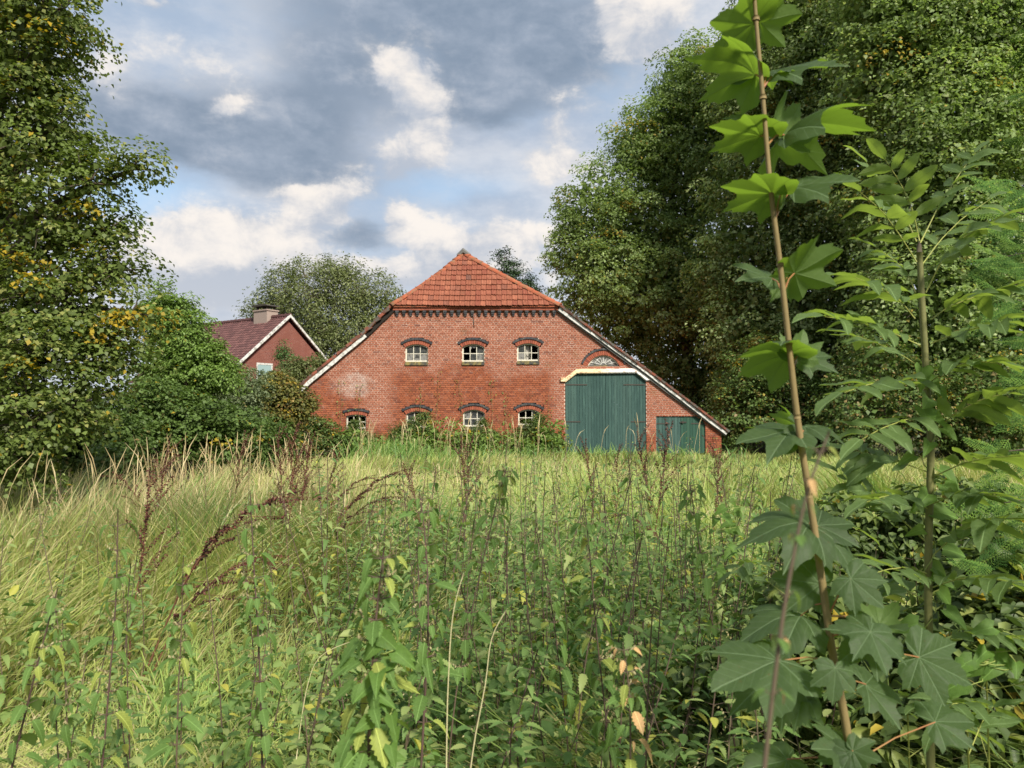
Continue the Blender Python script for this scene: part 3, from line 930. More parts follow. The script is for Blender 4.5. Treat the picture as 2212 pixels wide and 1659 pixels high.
c = nt.ramp(r, [(0, (0.075, 0.034, 0.032)), (0.5, (0.10, 0.044, 0.041)), (1, (0.14, 0.064, 0.058))])
c = nt.mix(nt.m('MULTIPLY', nt.sm(nt.noise(p, 1.5, 5), 0.5, 0.75), 0.4), c, (0.10, 0.06, 0.05))
finish(nt, c, 0.6, 0.35)
m_, nt = mat('cement')
finish(nt, nt.mix(nt.noise(wpos(nt), 9, 5), (0.26, 0.20, 0.17), (0.36, 0.29, 0.25)), 0.9, 0.15)
m_, nt = mat('blue_blind')
finish(nt, (0.25, 0.36, 0.36), 0.6, 0.3)
m_, nt = mat('clear_glass')
finish(nt, (0.02, 0.025, 0.03), 0.05, 0.6)

ap_w = at(624.8, 683, 45.0)
hu = Vector((-0.82, 0.572, 0)).normalized()            # the ridge runs back along this
house = thing('brick_house', (ap_w.x, ap_w.y, 0), 'red brick house with purple-brown tiled roof and white verges behind the hedge', 'house')
house.rotation_euler = (0, 0, math.atan2(hu.y, hu.x) )   # local +x = ridge direction
HZ, HW, HE, HLEN = ap_w.z, 4.35, 3.6, 9.6
mb = MB()
def gab(x0, x1, inset=0.0):
    P = [(-HW + 0.3, 0), (HW - 0.3, 0), (HW - 0.3, HE + 0.05), (0, HZ - 0.25), (-HW + 0.3, HE + 0.05)]
    n = len(P)
    mb.add([(x0, y, z) for y, z in P] + [(x1, y, z) for y, z in P], [tuple(reversed(range(n))), tuple(range(n, 2 * n))] + [(i, (i + 1) % n, n + (i + 1) % n, n + i) for i in range(n)])
gab(0.12, HLEN - 0.1)
hwall = ob('wall', mb.mesh('wall', MATS['house_brick']), house)
for s in (-1, 1):
    mb = MB()
    rows, cols = 24, 42
    for r_i in range(rows):
        f0, f1 = r_i / rows, (r_i + 1) / rows
        for c_i in range(cols):
            x0, x1 = HLEN * c_i / cols - 0.08, HLEN * (c_i + 1) / cols - 0.08
            y0, y1 = s * HW * (1 - f0), s * HW * (1 - f1 - 0.004)
            z0, z1 = HE - 0.1 + (HZ - HE + 0.1) * f0, HE - 0.1 + (HZ - HE + 0.1) * (f1 + 0.004)
            xm = x0 + (x1 - x0) * 0.4
            l = 0.05
            vs_ = [(x0, y0, z0 + l), (xm, y0, z0 + l + 0.05), (x1, y0, z0 + l), (x0, y1, z1), (xm, y1, z1 + 0.05), (x1, y1, z1), (x0, y0, z0 - 0.02), (xm, y0, z0 + 0.03), (x1, y0, z0 - 0.02)]
            fs = [(0, 1, 4, 3), (1, 2, 5, 4), (6, 7, 1, 0), (7, 8, 2, 1)]
            if s > 0: fs = [tuple(reversed(f)) for f in fs]
            mb.add(vs_, fs, RND.random())
    ob('roof_tiles', mb.mesh('roof_tiles', MATS['house_tile']), house, kind='stuff')
    mb = MB()
    L = [(s * (HW + 0.06), HE - 0.13), (s * (HW + 0.06), HE + 0.03), (0, HZ + 0.10), (0, HZ - 0.07)]
    mb.add([(-0.14, y, z) for y, z in L] + [(-0.04, y, z) for y, z in L], [(0, 1, 2, 3), (7, 6, 5, 4), (0, 4, 5, 1), (1, 5, 6, 2), (3, 7, 4, 0)])
    ob('verge_board', mb.mesh('verge_board', MATS['white_wood']), house)
mb = MB()
for i in range(26):
    mb.tube([(HLEN * i / 26 - 0.1, 0, HZ + 0.06), (HLEN * (i + 1) / 26 - 0.07, 0, HZ + 0.04)], [0.13, 0.11], 6)
ob('ridge_tiles', mb.mesh('ridge_tiles', MATS['house_tile']), house)
cx_ = 2.15
mb = MB(); mb.box((cx_ - 0.62, -0.4, HZ - 0.7), (cx_ + 0.62, 0.4, HZ + 0.42)); mb.box((cx_ - 0.67, -0.45, HZ + 0.42), (cx_ + 0.67, 0.45, HZ + 0.50))
ch = ob('chimney', mb.mesh('chimney', MATS['cement']), house)
mb = MB()
for sx in (-0.45, 0.45):
    for sy in (-0.25, 0.25): mb.box((cx_ + sx - 0.05, sy - 0.05, HZ + 0.50), (cx_ + sx + 0.05, sy + 0.05, HZ + 0.70))
mb.prism([(cx_ - 0.72, HZ + 0.70), (cx_ + 0.72, HZ + 0.70), (cx_ + 0.6, HZ + 0.78), (cx_, HZ + 0.84), (cx_ - 0.6, HZ + 0.78)], -0.5, 0.5)
ob('chimney_cap', mb.mesh('chimney_cap', MATS['iron']), ch)
mb = MB()
for (y0, y1, z0, z1) in ((1.07, 1.15, 3.1, 4.5), (2.07, 2.15, 3.1, 4.5)): mb.box((0.08, y0, z0), (0.16, y1, z1))
mb.box((0.07, 1.07, 4.42), (0.165, 2.15, 4.52)); mb.box((0.07, 1.07, 3.0), (0.165, 2.15, 3.1))
hw_ = ob('window', mb.mesh('window', MATS['white_wood']), house)
mb = MB(); mb.box((0.09, 1.15, 3.1), (0.11, 2.07, 3.85)); ob('pane', mb.mesh('pane', MATS['clear_glass']), hw_)
mb = MB(); mb.box((0.085, 1.15, 3.85), (0.11, 2.07, 4.42)); ob('blind', mb.mesh('blind', MATS['blue_blind']), hw_)

# ------------------------------------------------------------------ foliage helpers
def unit(a):
    return a / np.maximum(np.linalg.norm(a, axis=-1, keepdims=True), 1e-9)

def leaf_mat(name, stops, yellow=(0.50, 0.34, 0.03), trans=0.30, rough=0.5, spec=0.3, tint=(1.25, 1.35, 0.7), attr='lr'):
    m_, nt = mat(name)
    r = nt.n('ShaderNodeAttribute', attribute_name=attr).outputs['Fac']
    y = nt.n('ShaderNodeAttribute', attribute_name='ly').outputs['Fac']
    oi = nt.n('ShaderNodeObjectInfo').outputs['Random']
    r = nt.m('FRACT', nt.m('ADD', r, nt.m('MULTIPLY', oi, 0.999)))
    c = nt.ramp(r, stops)
    c = nt.mix(y, c, yellow)
    b = nt.n('ShaderNodeBsdfPrincipled', {'Roughness': rough, 'Specular IOR Level': spec})
    nt.put(b.inputs['Base Color'], c)
    tr = nt.n('ShaderNodeBsdfTranslucent', {'Color': nt.mix(1.0, c, tint, 'MULTIPLY')})
    mx = nt.n('ShaderNodeMixShader', {0: trans, 1: b.outputs[0], 2: tr.outputs[0]})
    nt.n('ShaderNodeOutputMaterial', {'Surface': mx.outputs[0]})
    return m_

def leaf_cards(c, nrm_, tip, size, aspect=0.75, fold=0.18, six=False):
    """folded leaf-sized faces; returns verts, quads"""
    tip = unit(tip - nrm_ * np.sum(tip * nrm_, -1, keepdims=True))
    side = np.cross(nrm_, tip)
    s = size[:, None]
    hw = s * aspect * 0.5
    n = len(c)
    if six:
        b0 = c - tip * s * 0.5
        t0 = c + tip * s * 0.5 - nrm_ * s * 0.12
        r1 = c - tip * s * 0.22 + side * hw + nrm_ * s * fold; l1 = c - tip * s * 0.22 - side * hw + nrm_ * s * fold
        r2 = c + tip * s * 0.18 + side * hw * 0.8 + nrm_ * s * fold * 0.7; l2 = c + tip * s * 0.18 - side * hw * 0.8 + nrm_ * s * fold * 0.7
        V_ = np.stack([b0, r1, r2, t0, l2, l1], 1).reshape(-1, 3)
        k = np.arange(n)[:, None] * 6
        return V_, np.concatenate([k + np.array([[0, 1, 2, 3]]), k + np.array([[0, 3, 4, 5]])], 0), 2
    b0 = c - tip * s * 0.5; t0 = c + tip * s * 0.5
    r1 = c - tip * s * 0.06 + side * hw + nrm_ * s * fold; l1 = c - tip * s * 0.06 - side * hw + nrm_ * s * fold
    V_ = np.stack([b0, r1, t0, l1], 1).reshape(-1, 3)
    k = np.arange(n)[:, None] * 4
    return V_, k + np.array([[0, 1, 2, 3]]), 1

def crown_arrays(bl, n_clump, per, clump_r, size, rng, dome=False, shell=0.5, flat=0.6, yell=0.02, droop=0.6, inner=0.62, zmin=0.1, rnd=0.6, ypatch=()):
    bl = np.asarray(bl, dtype=float)
    wgt = (bl[:, 3] * bl[:, 4] * bl[:, 5]) ** (2 / 3)
    wgt /= wgt.sum()
    cs, outs, bi = [], [], []
    need = n_clump
    while need > 0:
        k = rng.choice(len(bl), size=need * 2, p=wgt)
        d = unit(rng.normal(size=(need * 2, 3)))
        rad = 1 - shell * rng.random(need * 2) ** 1.6
        c = bl[k, :3] + d * bl[k, 3:] * rad[:, None]
        q = np.linalg.norm((c[:, None, :] - bl[None, :, :3]) / bl[None, :, 3:], axis=-1)
        q[np.arange(len(k)), k] = 9
        ok = (q.min(1) > inner) & (c[:, 2] > zmin)
        c, d, k = c[ok][:need], d[ok][:need], k[ok][:need]
        cs.append(c); outs.append(d); bi.append(k)
        need -= len(c)
    c, d, bi = np.concatenate(cs), np.concatenate(outs), np.concatenate(bi)
    n = n_clump * per
    ci = np.repeat(np.arange(n_clump), per)
    cr = clump_r * (0.55 + 0.8 * rng.random(n_clump))
    off = rng.normal(size=(n, 3)) * np.array([0.55, 0.55, 0.55 * flat]) * cr[ci][:, None]
    if dome:                                                   # leaf masses: thick on top, open below
        u_ = unit(rng.normal(size=(n, 3))); u_[:, 2] = np.where(rng.random(n) < 0.8, np.abs(u_[:, 2]), u_[:, 2])
        off = u_ * (cr[ci] * (0.55 + 0.5 * rng.random(n)) )[:, None] * np.array([1.0, 1.0, flat])
    rr = np.linalg.norm(off, axis=1) / cr[ci]
    off[:, 2] -= 0.25 * cr[ci] * rr ** 2                        # sprays hang at their ends
    pos = c[ci] + off
    out = unit(d[ci] * 0.8 + unit(off) * 0.6)
    nr = unit(out * 0.55 + np.array([0, 0, 0.75]) + rng.normal(size=(n, 3)) * rnd * 0.7)
    tp = out * 0.5 + np.array([0, 0, -droop]) + rng.normal(size=(n, 3)) * rnd
    sz = size * (0.65 + 0.6 * rng.random(n))
    clr = rng.random(n_clump)
    lr = np.clip(0.55 * clr[ci] + 0.45 * rng.random(n), 0, 0.999)
    ly = np.where(rng.random(n_clump) < yell, 0.35 + 0.6 * rng.random(n_clump), 0)[ci] * (rng.random(n) < 0.75)
    ly = np.maximum(ly, (rng.random(n) < yell * 0.5) * 0.7)
    for (px_, py_, Y_, rad_) in ypatch:                          # a twig turned yellow
        q_ = at(px_, py_, Y_)
        dd = np.hypot(pos[:, 0] - q_.x, (pos[:, 2] - q_.z) * 1.3) + rng.normal(size=n) * rad_ * 0.25
        ly = np.where((dd < rad_) & (rng.random(n) < 0.7), 0.6 + 0.4 * rng.random(n), ly)
    pos[:, 2] = np.maximum(pos[:, 2], 0.05)
    return pos, nr, tp, sz, lr, ly, c, bi

def Bp(px, py, Y, rpx, k=1.0, ky=1.0):
    p = at(px, py, Y); r = rpx * Y / FOC
    return (p.x, p.y, p.z, r, r * ky, r * k)

def woody(name, label, cat, base, bl, n_clump, per, clump_r, size, lmat, bmat, trunk_r, seed, six=False, aspect=0.75, group=None, twig=0.5, stems=1, trunk_name='trunk', crown_name='crown', limb_k=0.45, core=None, **kw):
    kw_core = core
    rng = np.random.default_rng(seed); rr = random.Random(seed)
    base = Vector((base[0], base[1], 0))
    t = thing(name, base, label, cat, group)
    pos, nr, tp, sz, lr, ly, cc, bi = crown_arrays(bl, n_clump, per, clump_r, size, rng, **kw)
    core = kw_core
    if core:                                                   # leaves deep inside the crown
        b_ = np.asarray(bl, dtype=float)
        wv = b_[:, 3] * b_[:, 4] * b_[:, 5]
        kk = rng.choice(len(b_), size=core[0], p=wv / wv.sum())
        pc = b_[kk, :3] + unit(rng.normal(size=(core[0], 3))) * b_[kk, 3:] * (0.72 * rng.random(core[0]) ** 0.4)[:, None]
        pc[:, 2] = np.maximum(pc[:, 2], 0.1)
        pos = np.concatenate([pos, pc]); nr = np.concatenate([nr, unit(rng.normal(size=pc.shape) + np.array([0, -0.3, 0.5]))])
        tp = np.concatenate([tp, rng.normal(size=pc.shape) + np.array([0, 0, -0.5])]); sz = np.concatenate([sz, core[1] * (0.7 + 0.6 * rng.random(core[0]))])
        lr = np.concatenate([lr, 0.15 + 0.75 * rng.random(core[0])]); ly = np.concatenate([ly, np.zeros(core[0])])
    V_, q, k = leaf_cards(pos, nr, tp, sz, aspect, six=six)
    V_ = V_ - np.array(base)
    lr2, ly2 = (np.concatenate([lr] * k), np.concatenate([ly] * k))
    ob(crown_name, mesh_np(crown_name, V_, [q], MATS[lmat], {'lr': lr2, 'ly': ly2}), t)
    tb = MB()
    blc = [Vector(b[:3]) for b in bl]
    top = max(b.z for b in blc)
    mean = sum(blc, Vector()) / len(blc)
    if stems == 1:
        tt = Vector((mean.x * 0.5 + base.x * 0.5, mean.y * 0.5 + base.y * 0.5, top * 0.92))
        N = 9
        def axis(f):
            p = base.lerp(tt, f); w_ = trunk_r * 1.2 * math.sin(f * 5 + seed)
            return Vector((p.x + w_ * f * 2, p.y + w_ * 0.6 * f, p.z))
        tb.tube([axis(i / N) for i in range(N + 1)], [trunk_r * (1.25 if i == 0 else 1 - 0.88 * i / N) for i in range(N + 1)], 9)
    for j, c in enumerate(blc):
        if stems == 1:
            f = max(0.08, min(0.93, (c.z / tt.z) * limb_k + 0.1))
            a = axis(f); r0 = trunk_r * (1 - 0.88 * f) * 0.6
        else:
            a = base + Vector((rr.uniform(-1, 1), rr.uniform(-1, 1), 0)) * 0.25 * (bl[j][3]); a.z = 0; r0 = trunk_r
        m1 = a.lerp(c, 0.35) + Vector((rr.uniform(-.1, .1), rr.uniform(-.1, .1), 0.12)) * (c - a).length
        m2 = a.lerp(c, 0.7) + Vector((rr.uniform(-.06, .06), rr.uniform(-.06, .06), 0.10)) * (c - a).length
        tb.tube([a, m1, m2, c], [r0, r0 * 0.7, r0 * 0.45, r0 * 0.22], 6)
    for j in range(len(cc)):
        if rr.random() < twig:
            a = blc[bi[j]]; b = Vector(cc[j])
            m1 = a.lerp(b, 0.5) + Vector((rr.uniform(-.12, .12), rr.uniform(-.12, .12), rr.uniform(-.05, .15))) * (b - a).length
            r0 = max(0.004, trunk_r * 0.07)
            tb.tube([a, m1, b], [r0, r0 * 0.7, r0 * 0.3], 3, cap=False)
    ob(trunk_name, tb.mesh(trunk_name, MATS[bmat], origin=base, smooth=True), t)
    return t

m_, nt = mat('bark')
p = wpos(nt)
c = nt.mix(nt.noise(nt.vm('MULTIPLY', p, (6, 6, 1.5)), 2.0, 6, 0.65), (0.045, 0.036, 0.025), (0.13, 0.11, 0.08))
finish(nt, c, 0.95, 0.1, nt.noise(nt.vm('MULTIPLY', p, (12, 12, 3)), 2.0, 5), 0.6, 0.02)
m_, nt = mat('pale_bark')
p = wpos(nt)
c = nt.mix(nt.noise(p, 5, 5, 0.6), (0.14, 0.12, 0.08), (0.28, 0.25, 0.17))
finish(nt, c, 0.9, 0.1)
leaf_mat('linden_near', [(0, (0.081, 0.112, 0.026)), (0.4, (0.130, 0.180, 0.044)), (0.75, (0.183, 0.243, 0.063)), (1, (0.289, 0.297, 0.092))], trans=0.38)
leaf_mat('linden_far', [(0, (0.098, 0.138, 0.038)), (0.4, (0.149, 0.210, 0.061)), (0.75, (0.230, 0.324, 0.108)), (1, (0.437, 0.504, 0.243))], trans=0.42, yellow=(0.45, 0.30, 0.05))
leaf_mat('hazel', [(0, (0.089, 0.138, 0.030)), (0.5, (0.147, 0.227, 0.050)), (1, (0.218, 0.336, 0.083))], trans=0.38)
leaf_mat('willow_grey', [(0, (0.084, 0.112, 0.048)), (0.5, (0.130, 0.173, 0.078)), (1, (0.225, 0.270, 0.150))], trans=0.25)
leaf_mat('bramble', [(0, (0.060, 0.097, 0.024)), (0.5, (0.102, 0.164, 0.038)), (0.85, (0.138, 0.216, 0.061)), (1, (0.259, 0.172, 0.069))], trans=0.32)
leaf_mat('hedge_olive', [(0, (0.061, 0.070, 0.019)), (0.5, (0.115, 0.128, 0.032)), (0.85, (0.176, 0.162, 0.041)), (1, (0.230, 0.135, 0.047))], trans=0.25)
leaf_mat('ash_far', [(0, (0.092, 0.115, 0.039)), (0.5, (0.142, 0.178, 0.063)), (1, (0.241, 0.270, 0.115))], trans=0.30)
leaf_mat('conifer_dark', [(0, (0.022, 0.045, 0.018)), (0.5, (0.036, 0.07, 0.026)), (1, (0.060, 0.10, 0.04))], trans=0.1)
leaf_mat('conifer_green', [(0, (0.039, 0.098, 0.026)), (0.5, (0.068, 0.150, 0.036)), (1, (0.111, 0.208, 0.058))], trans=0.12)

# ------------------------------------------------------------------ left linden, close by
Y0 = 10.0
bl = [Bp(105, 40, Y0, 125), Bp(40, 170, Y0, 140), Bp(75, 300, Y0, 135), Bp(195, 395, Y0 - .2, 80, .8), Bp(285, 365, Y0 - .2, 48, .6), Bp(120, 480, Y0, 130),
      Bp(225, 500, Y0, 70, .8), Bp(255, 585, Y0, 65, .7), Bp(130, 640, Y0, 150), Bp(285, 675, Y0 - .3, 70, .8), Bp(90, 780, Y0 - .4, 165), Bp(235, 760, Y0 - .2, 90, .9), Bp(60, 910, Y0 - .8, 150, .9),
      Bp(165, 880, Y0 - .5, 85, .9), Bp(-120, 120, Y0 + .6, 200), Bp(-140, 420, Y0 + .6, 230), Bp(-150, 760, Y0, 220), Bp(-40, -150, Y0 + .6, 220), Bp(40, 1000, Y0 - .9, 90, .7)]
bx = at(-160, 900, Y0 + 1.2)
woody('linden_tree', 'tall yellowing linden tree whose leafy branches hang to the grass at the left edge', 'tree', (bx.x, bx.y), bl, 900, 92, 0.34, 0.064, 'linden_near', 'bark', 0.26, 5, aspect=0.85, yell=0.03, droop=0.9, twig=0.8, shell=0.55, flat=0.8, dome=True, core=(9000, 0.10), ypatch=[(300, 690, 10, 0.22), (85, 575, 10, 0.16), (140, 580, 10, 0.1), (30, 440, 10, 0.15), (270, 740, 10, 0.1)])

# ------------------------------------------------------------------ lindens on the right
def right_tree(label, px, Y, blist, seed, ncl, per=62):
    b = at(px, 960, Y)
    bl = [Bp(*q) for q in blist]
    woody('linden_tree', label, 'tree', (b.x, b.y), bl, int(ncl * 0.95), int(per * 1.7), 0.95, 0.165, 'linden_far', 'bark', 0.4, seed, aspect=0.7, yell=0.022, droop=0.8, twig=0.3, shell=0.5, group='lindens along the right side', limb_k=0.6, rnd=0.7, flat=0.75, dome=True, core=(26000, 0.34))
right_tree('linden beside the barn roof, leftmost of the tall trees on the right', 1500, 45, [(1510, 190, 45, 105), (1470, 215, 45, 85), (1385, 310, 45, 85), (1420, 330, 45, 105), (1300, 440, 45, 95), (1500, 380, 45, 150), (1380, 520, 45, 140), (1270, 560, 45, 75), (1500, 600, 45, 160), (1330, 680, 46, 110), (1235, 640, 45, 45), (1470, 780, 46, 150), (1600, 700, 45, 150), (1560, 280, 46, 120), (1570, 880, 45, 110), (1240, 480, 45, 48), (1225, 560, 45, 52), (1470, 170, 45, 55), (1310, 600, 44, 100), (1420, 640, 43, 120)], 21, 1150)
right_tree('linden behind the maple sapling, second of the tall trees on the right', 1740, 38, [(1700, 150, 38, 150), (1620, 190, 38, 110), (1800, 60, 38, 170), (1680, 360, 38, 170), (1830, 300, 37, 180), (1640, 560, 38, 150), (1800, 520, 37, 180), (1700, 740, 37, 170), (1850, 720, 37, 180), (1640, 870, 38, 110), (1780, 900, 37, 110), (1720, 0, 38, 140), (1560, 600, 38, 70), (1620, 700, 37, 110)], 22, 1250)
right_tree('huge linden filling the upper right corner', 2060, 30, [(2000, 100, 30, 170), (2120, 0, 30, 190), (1930, 40, 30, 150), (2050, 300, 29, 180), (2200, 250, 30, 180), (1960, 460, 30, 150), (2120, 500, 29, 180), (2010, 660, 29, 160), (2180, 700, 29, 180), (1950, 820, 30, 130), (2100, 860, 29, 150), (2060, -160, 30, 220), (2260, 60, 30, 160), (2240, 880, 29, 130), (1880, 180, 30, 110)], 23, 1250)

# dark undergrowth below those trees
def bush(label, name, px, Y, blist, seed, ncl, per, cr, size, lm, bm='bark', group=None, cat='bush', **kw):
    b = at(px, 960, Y)
    return woody(name, label, cat, (b.x, b.y), [Bp(*q) for q in blist], ncl, per, cr, size, lm, bm, kw.pop('tr', 0.035), seed, stems=4, trunk_name='stems', crown_name='foliage', twig=kw.pop('twig', 0.25), group=group, dome=kw.pop('dome', True), core=(ncl * per // 6, size * 1.6), **kw)
bush('dark bushes under the tall trees beside the small barn door', 'undergrowth_bush', 1640, 33, [(1610, 900, 33, 75), (1690, 870, 33, 90), (1650, 800, 33, 80), (1760, 900, 33, 80), (1600, 830, 34, 60)], 31, 420, 40, 0.5, 0.12, 'bramble', group='undergrowth below the lindens')
bush('dark bushes under the huge linden behind the ash sapling', 'undergrowth_bush', 1900, 27, [(1850, 890, 27, 90), (1960, 870, 27, 100), (2080, 890, 27, 100), (2190, 860, 26, 110), (1900, 790, 27, 80)], 32, 480, 40, 0.45, 0.11, 'bramble', group='undergrowth below the lindens')
# ------------------------------------------------------------------ trees behind the buildings
b = at(700, 900, 60)
bl = [Bp(700, 650, 60, 95), Bp(620, 650, 60, 75), Bp(780, 640, 60, 75), Bp(660, 600, 60, 50, .8), Bp(735, 590, 60, 50, .8), Bp(570, 690, 60, 50), Bp(830, 640, 60, 40), Bp(720, 720, 60, 100), Bp(800, 720, 59, 70), Bp(590, 740, 60, 60), Bp(690, 780, 59, 90)]
woody('airy_tree', 'airy pale green tree with thin upright branches between house and barn', 'tree', (b.x, b.y), bl, 1100, 44, 0.8, 0.22, 'ash_far', 'pale_bark', 0.3, 41, aspect=0.5, twig=0.95, yell=0.0, droop=0.3, shell=0.75, flat=1.0, limb_k=0.3)
for (px, top, h, lb, sd) in ((1095, 528, 95, 'dark spiky conifer rising behind the barn ridge', 42), (1152, 590, 60, 'low dark conifer behind the right slope of the barn roof', 43)):
    b = at(px, 900, 58)
    bl = [Bp(px - 5, top + 28, 58, 20, 1.4), Bp(px + 12, top + 60, 58, 28, 1.1), Bp(px - 22, top + 75, 58, 22), Bp(px + 30, top + 95, 58, 30), Bp(px, top + 120, 58, 45), Bp(px + 55, top + 130, 58, 26)]
    woody('conifer_tree', lb, 'tree', (b.x, b.y), bl, 200, 40, 0.5, 0.2, 'conifer_dark', 'bark', 0.18, sd, aspect=0.4, twig=0.8, yell=0.0, droop=-0.3, shell=0.7)
# cone-shaped conifer in front of the house gable
b = at(615, 900, 41)
woody('cone_conifer', 'small cone-shaped conifer before the gable of the house', 'tree', (b.x, b.y), [Bp(615, 748, 41, 11, 1.5), Bp(615, 772, 41, 17, 1.2), Bp(617, 800, 41, 22), Bp(618, 830, 41, 26)], 120, 40, 0.32, 0.10, 'conifer_green', 'bark', 0.1, 44, aspect=0.4, twig=0.2, yell=0, droop=-0.2)

# ------------------------------------------------------------------ hedge and bushes at the left
G = 'bushes between the linden and the barn'
bush('bright green feathery bush tallest beside the linden', 'leafy_bush', 400, 19, [(375, 705, 19, 62), (425, 755, 19, 55), (345, 690, 19, 55), (430, 810, 19, 72), (360, 800, 19, 70), (485, 820, 19, 38), (395, 660, 19, 20, 1.4), (345, 628, 19, 16, 1.5), (430, 700, 19, 18, 1.4), (470, 770, 19, 16, 1.2)], 51, 560, 38, 0.30, 0.085, 'hazel', group=G, yell=0.01, aspect=0.5)
bush('grey-green willowy bush below the roof of the house', 'willow_bush', 480, 22, [(470, 830, 22, 60), (530, 850, 22, 55), (420, 860, 22, 60), (490, 900, 22, 70)], 52, 400, 38, 0.30, 0.085, 'willow_grey', group=G, yell=0.0, aspect=0.4)
bush('olive and rust coloured bush beside the left end of the barn', 'olive_bush', 600, 25, [(600, 850, 25, 42), (565, 880, 25, 45), (640, 875, 25, 38), (615, 905, 25, 42)], 53, 340, 38, 0.30, 0.09, 'hedge_olive', group=G, yell=0.03)
bush('dark bramble bush below the willowy bush at the meadow edge', 'bramble_bush', 420, 17, [(330, 900, 17, 85), (420, 930, 17, 80), (500, 940, 17, 70), (280, 970, 16, 60), (580, 960, 19, 55), (225, 930, 15, 80), (150, 960, 15, 75), (240, 1000, 14, 45)], 54, 800, 40, 0.28, 0.085, 'bramble', group=G, yell=0.012)
bush('dark green bush before the lower left corner of the barn', 'bramble_bush', 690, 29, [(655, 925, 29, 40), (690, 945, 29, 42), (730, 962, 29, 30), (640, 965, 28, 40), (590, 950, 25, 55), (555, 930, 24, 45)], 55, 420, 40, 0.30, 0.09, 'bramble', group=G)
bush('light bush with pale leaves above the left eaves of the barn', 'leafy_bush', 640, 33, [(650, 800, 35, 30), (600, 830, 34, 35), (690, 790, 38, 25)], 56, 170, 36, 0.35, 0.10, 'ash_far', group=G, yell=0)
# shrubs growing against the barn wall
G = 'shrubs against the barn wall'
for (px, lb, lst, sd, n_) in (
        (775, 'shrub covering the small lower window at the left of the barn', [(770, 950, 30, 30), (800, 960, 30, 26), (765, 918, 30.4, 14)], 61, 150),
        (880, 'shrub climbing over the second lower window of the barn', [(885, 930, 30, 30), (915, 905, 30.3, 22), (860, 945, 30, 28), (925, 945, 30, 28)], 62, 200),
        (1030, 'shrub below the third lower window of the barn', [(1030, 950, 30, 30), (1060, 945, 30, 26), (990, 955, 30, 26), (1045, 915, 30.4, 14)], 63, 170),
        (1150, 'tall shrub before the fourth lower window beside the big door', [(1150, 930, 30, 28), (1185, 945, 30, 30), (1120, 950, 30, 28), (1165, 905, 30.3, 16), (1205, 960, 30, 24)], 64, 210)):
    bush(lb, 'wall_shrub', px, 30.0, lst, sd, n_, 34, 0.22, 0.075, 'bramble', group=G, yell=0.01, aspect=0.55, tr=0.012, dome=False, shell=0.9)
# thin shoots climbing the bricks
m_, nt = mat('shoot_stem'); finish(nt, (0.16, 0.13, 0.06), 0.8, 0.2)
for i, (px, y0, y1) in enumerate(((940, 870, 800), (1000, 870, 820), (905, 880, 835), (1065, 880, 820), (735, 880, 820), (770, 885, 830), (1090, 885, 850), (1180, 900, 850))):
    a, b_ = at(px, y0 + 60, BY - 0.10), at(px + RND.uniform(-12, 12), y1, BY - 0.05)
    rng = np.random.default_rng(900 + i)
    n = 26
    f = rng.random(n) ** 0.7
    pos = np.array(a)[None] * (1 - f[:, None]) + np.array(b_)[None] * f[:, None] + rng.normal(size=(n, 3)) * np.array([0.10, 0.02, 0.06])
    V_, q, k = leaf_cards(pos, unit(np.array([0, -0.8, 0.5]) + rng.normal(size=(n, 3)) * 0.4), rng.normal(size=(n, 3)) + np.array([0, 0, -0.5]), 0.05 + 0.04 * rng.random(n), 0.6)
    where_ = ('between the second and third window columns', 'beside the third window column', 'above the second lower window', 'right of the third lower window', 'left of the pale salt patch', 'below the pale salt patch', 'between the third and fourth lower windows', 'right of the fourth lower window')[i]
    t = thing('climbing_shoot', a, 'thin leafy shoot climbing the bricks ' + where_, 'climber', 'shoots climbing the barn wall')
    ob('foliage', mesh_np('foliage', V_ - np.array(a), [q], MATS['hazel'], {'lr': rng.random(n), 'ly': np.zeros(n)}), t)
    mb = MB(); mb.tube([a, a.lerp(b_, 0.5) + Vector((0.03, 0, 0)), b_], [0.006, 0.005, 0.002], 4)
    ob('stem', mb.mesh('stem', MATS['shoot_stem'], origin=a), t)

# ------------------------------------------------------------------ meadow grass
def fld(x, y, s, seed):
    rg = np.random.default_rng(seed)
    v = np.zeros_like(x)
    for _ in range(5):
        a, ph, k = rg.random() * 6.28, rg.random() * 6.28, s * (0.6 + rg.random() * 1.2)
        v += np.sin((x * math.cos(a) + y * math.sin(a)) * k + ph)
    return v / 5 ** 0.5 / 1.4

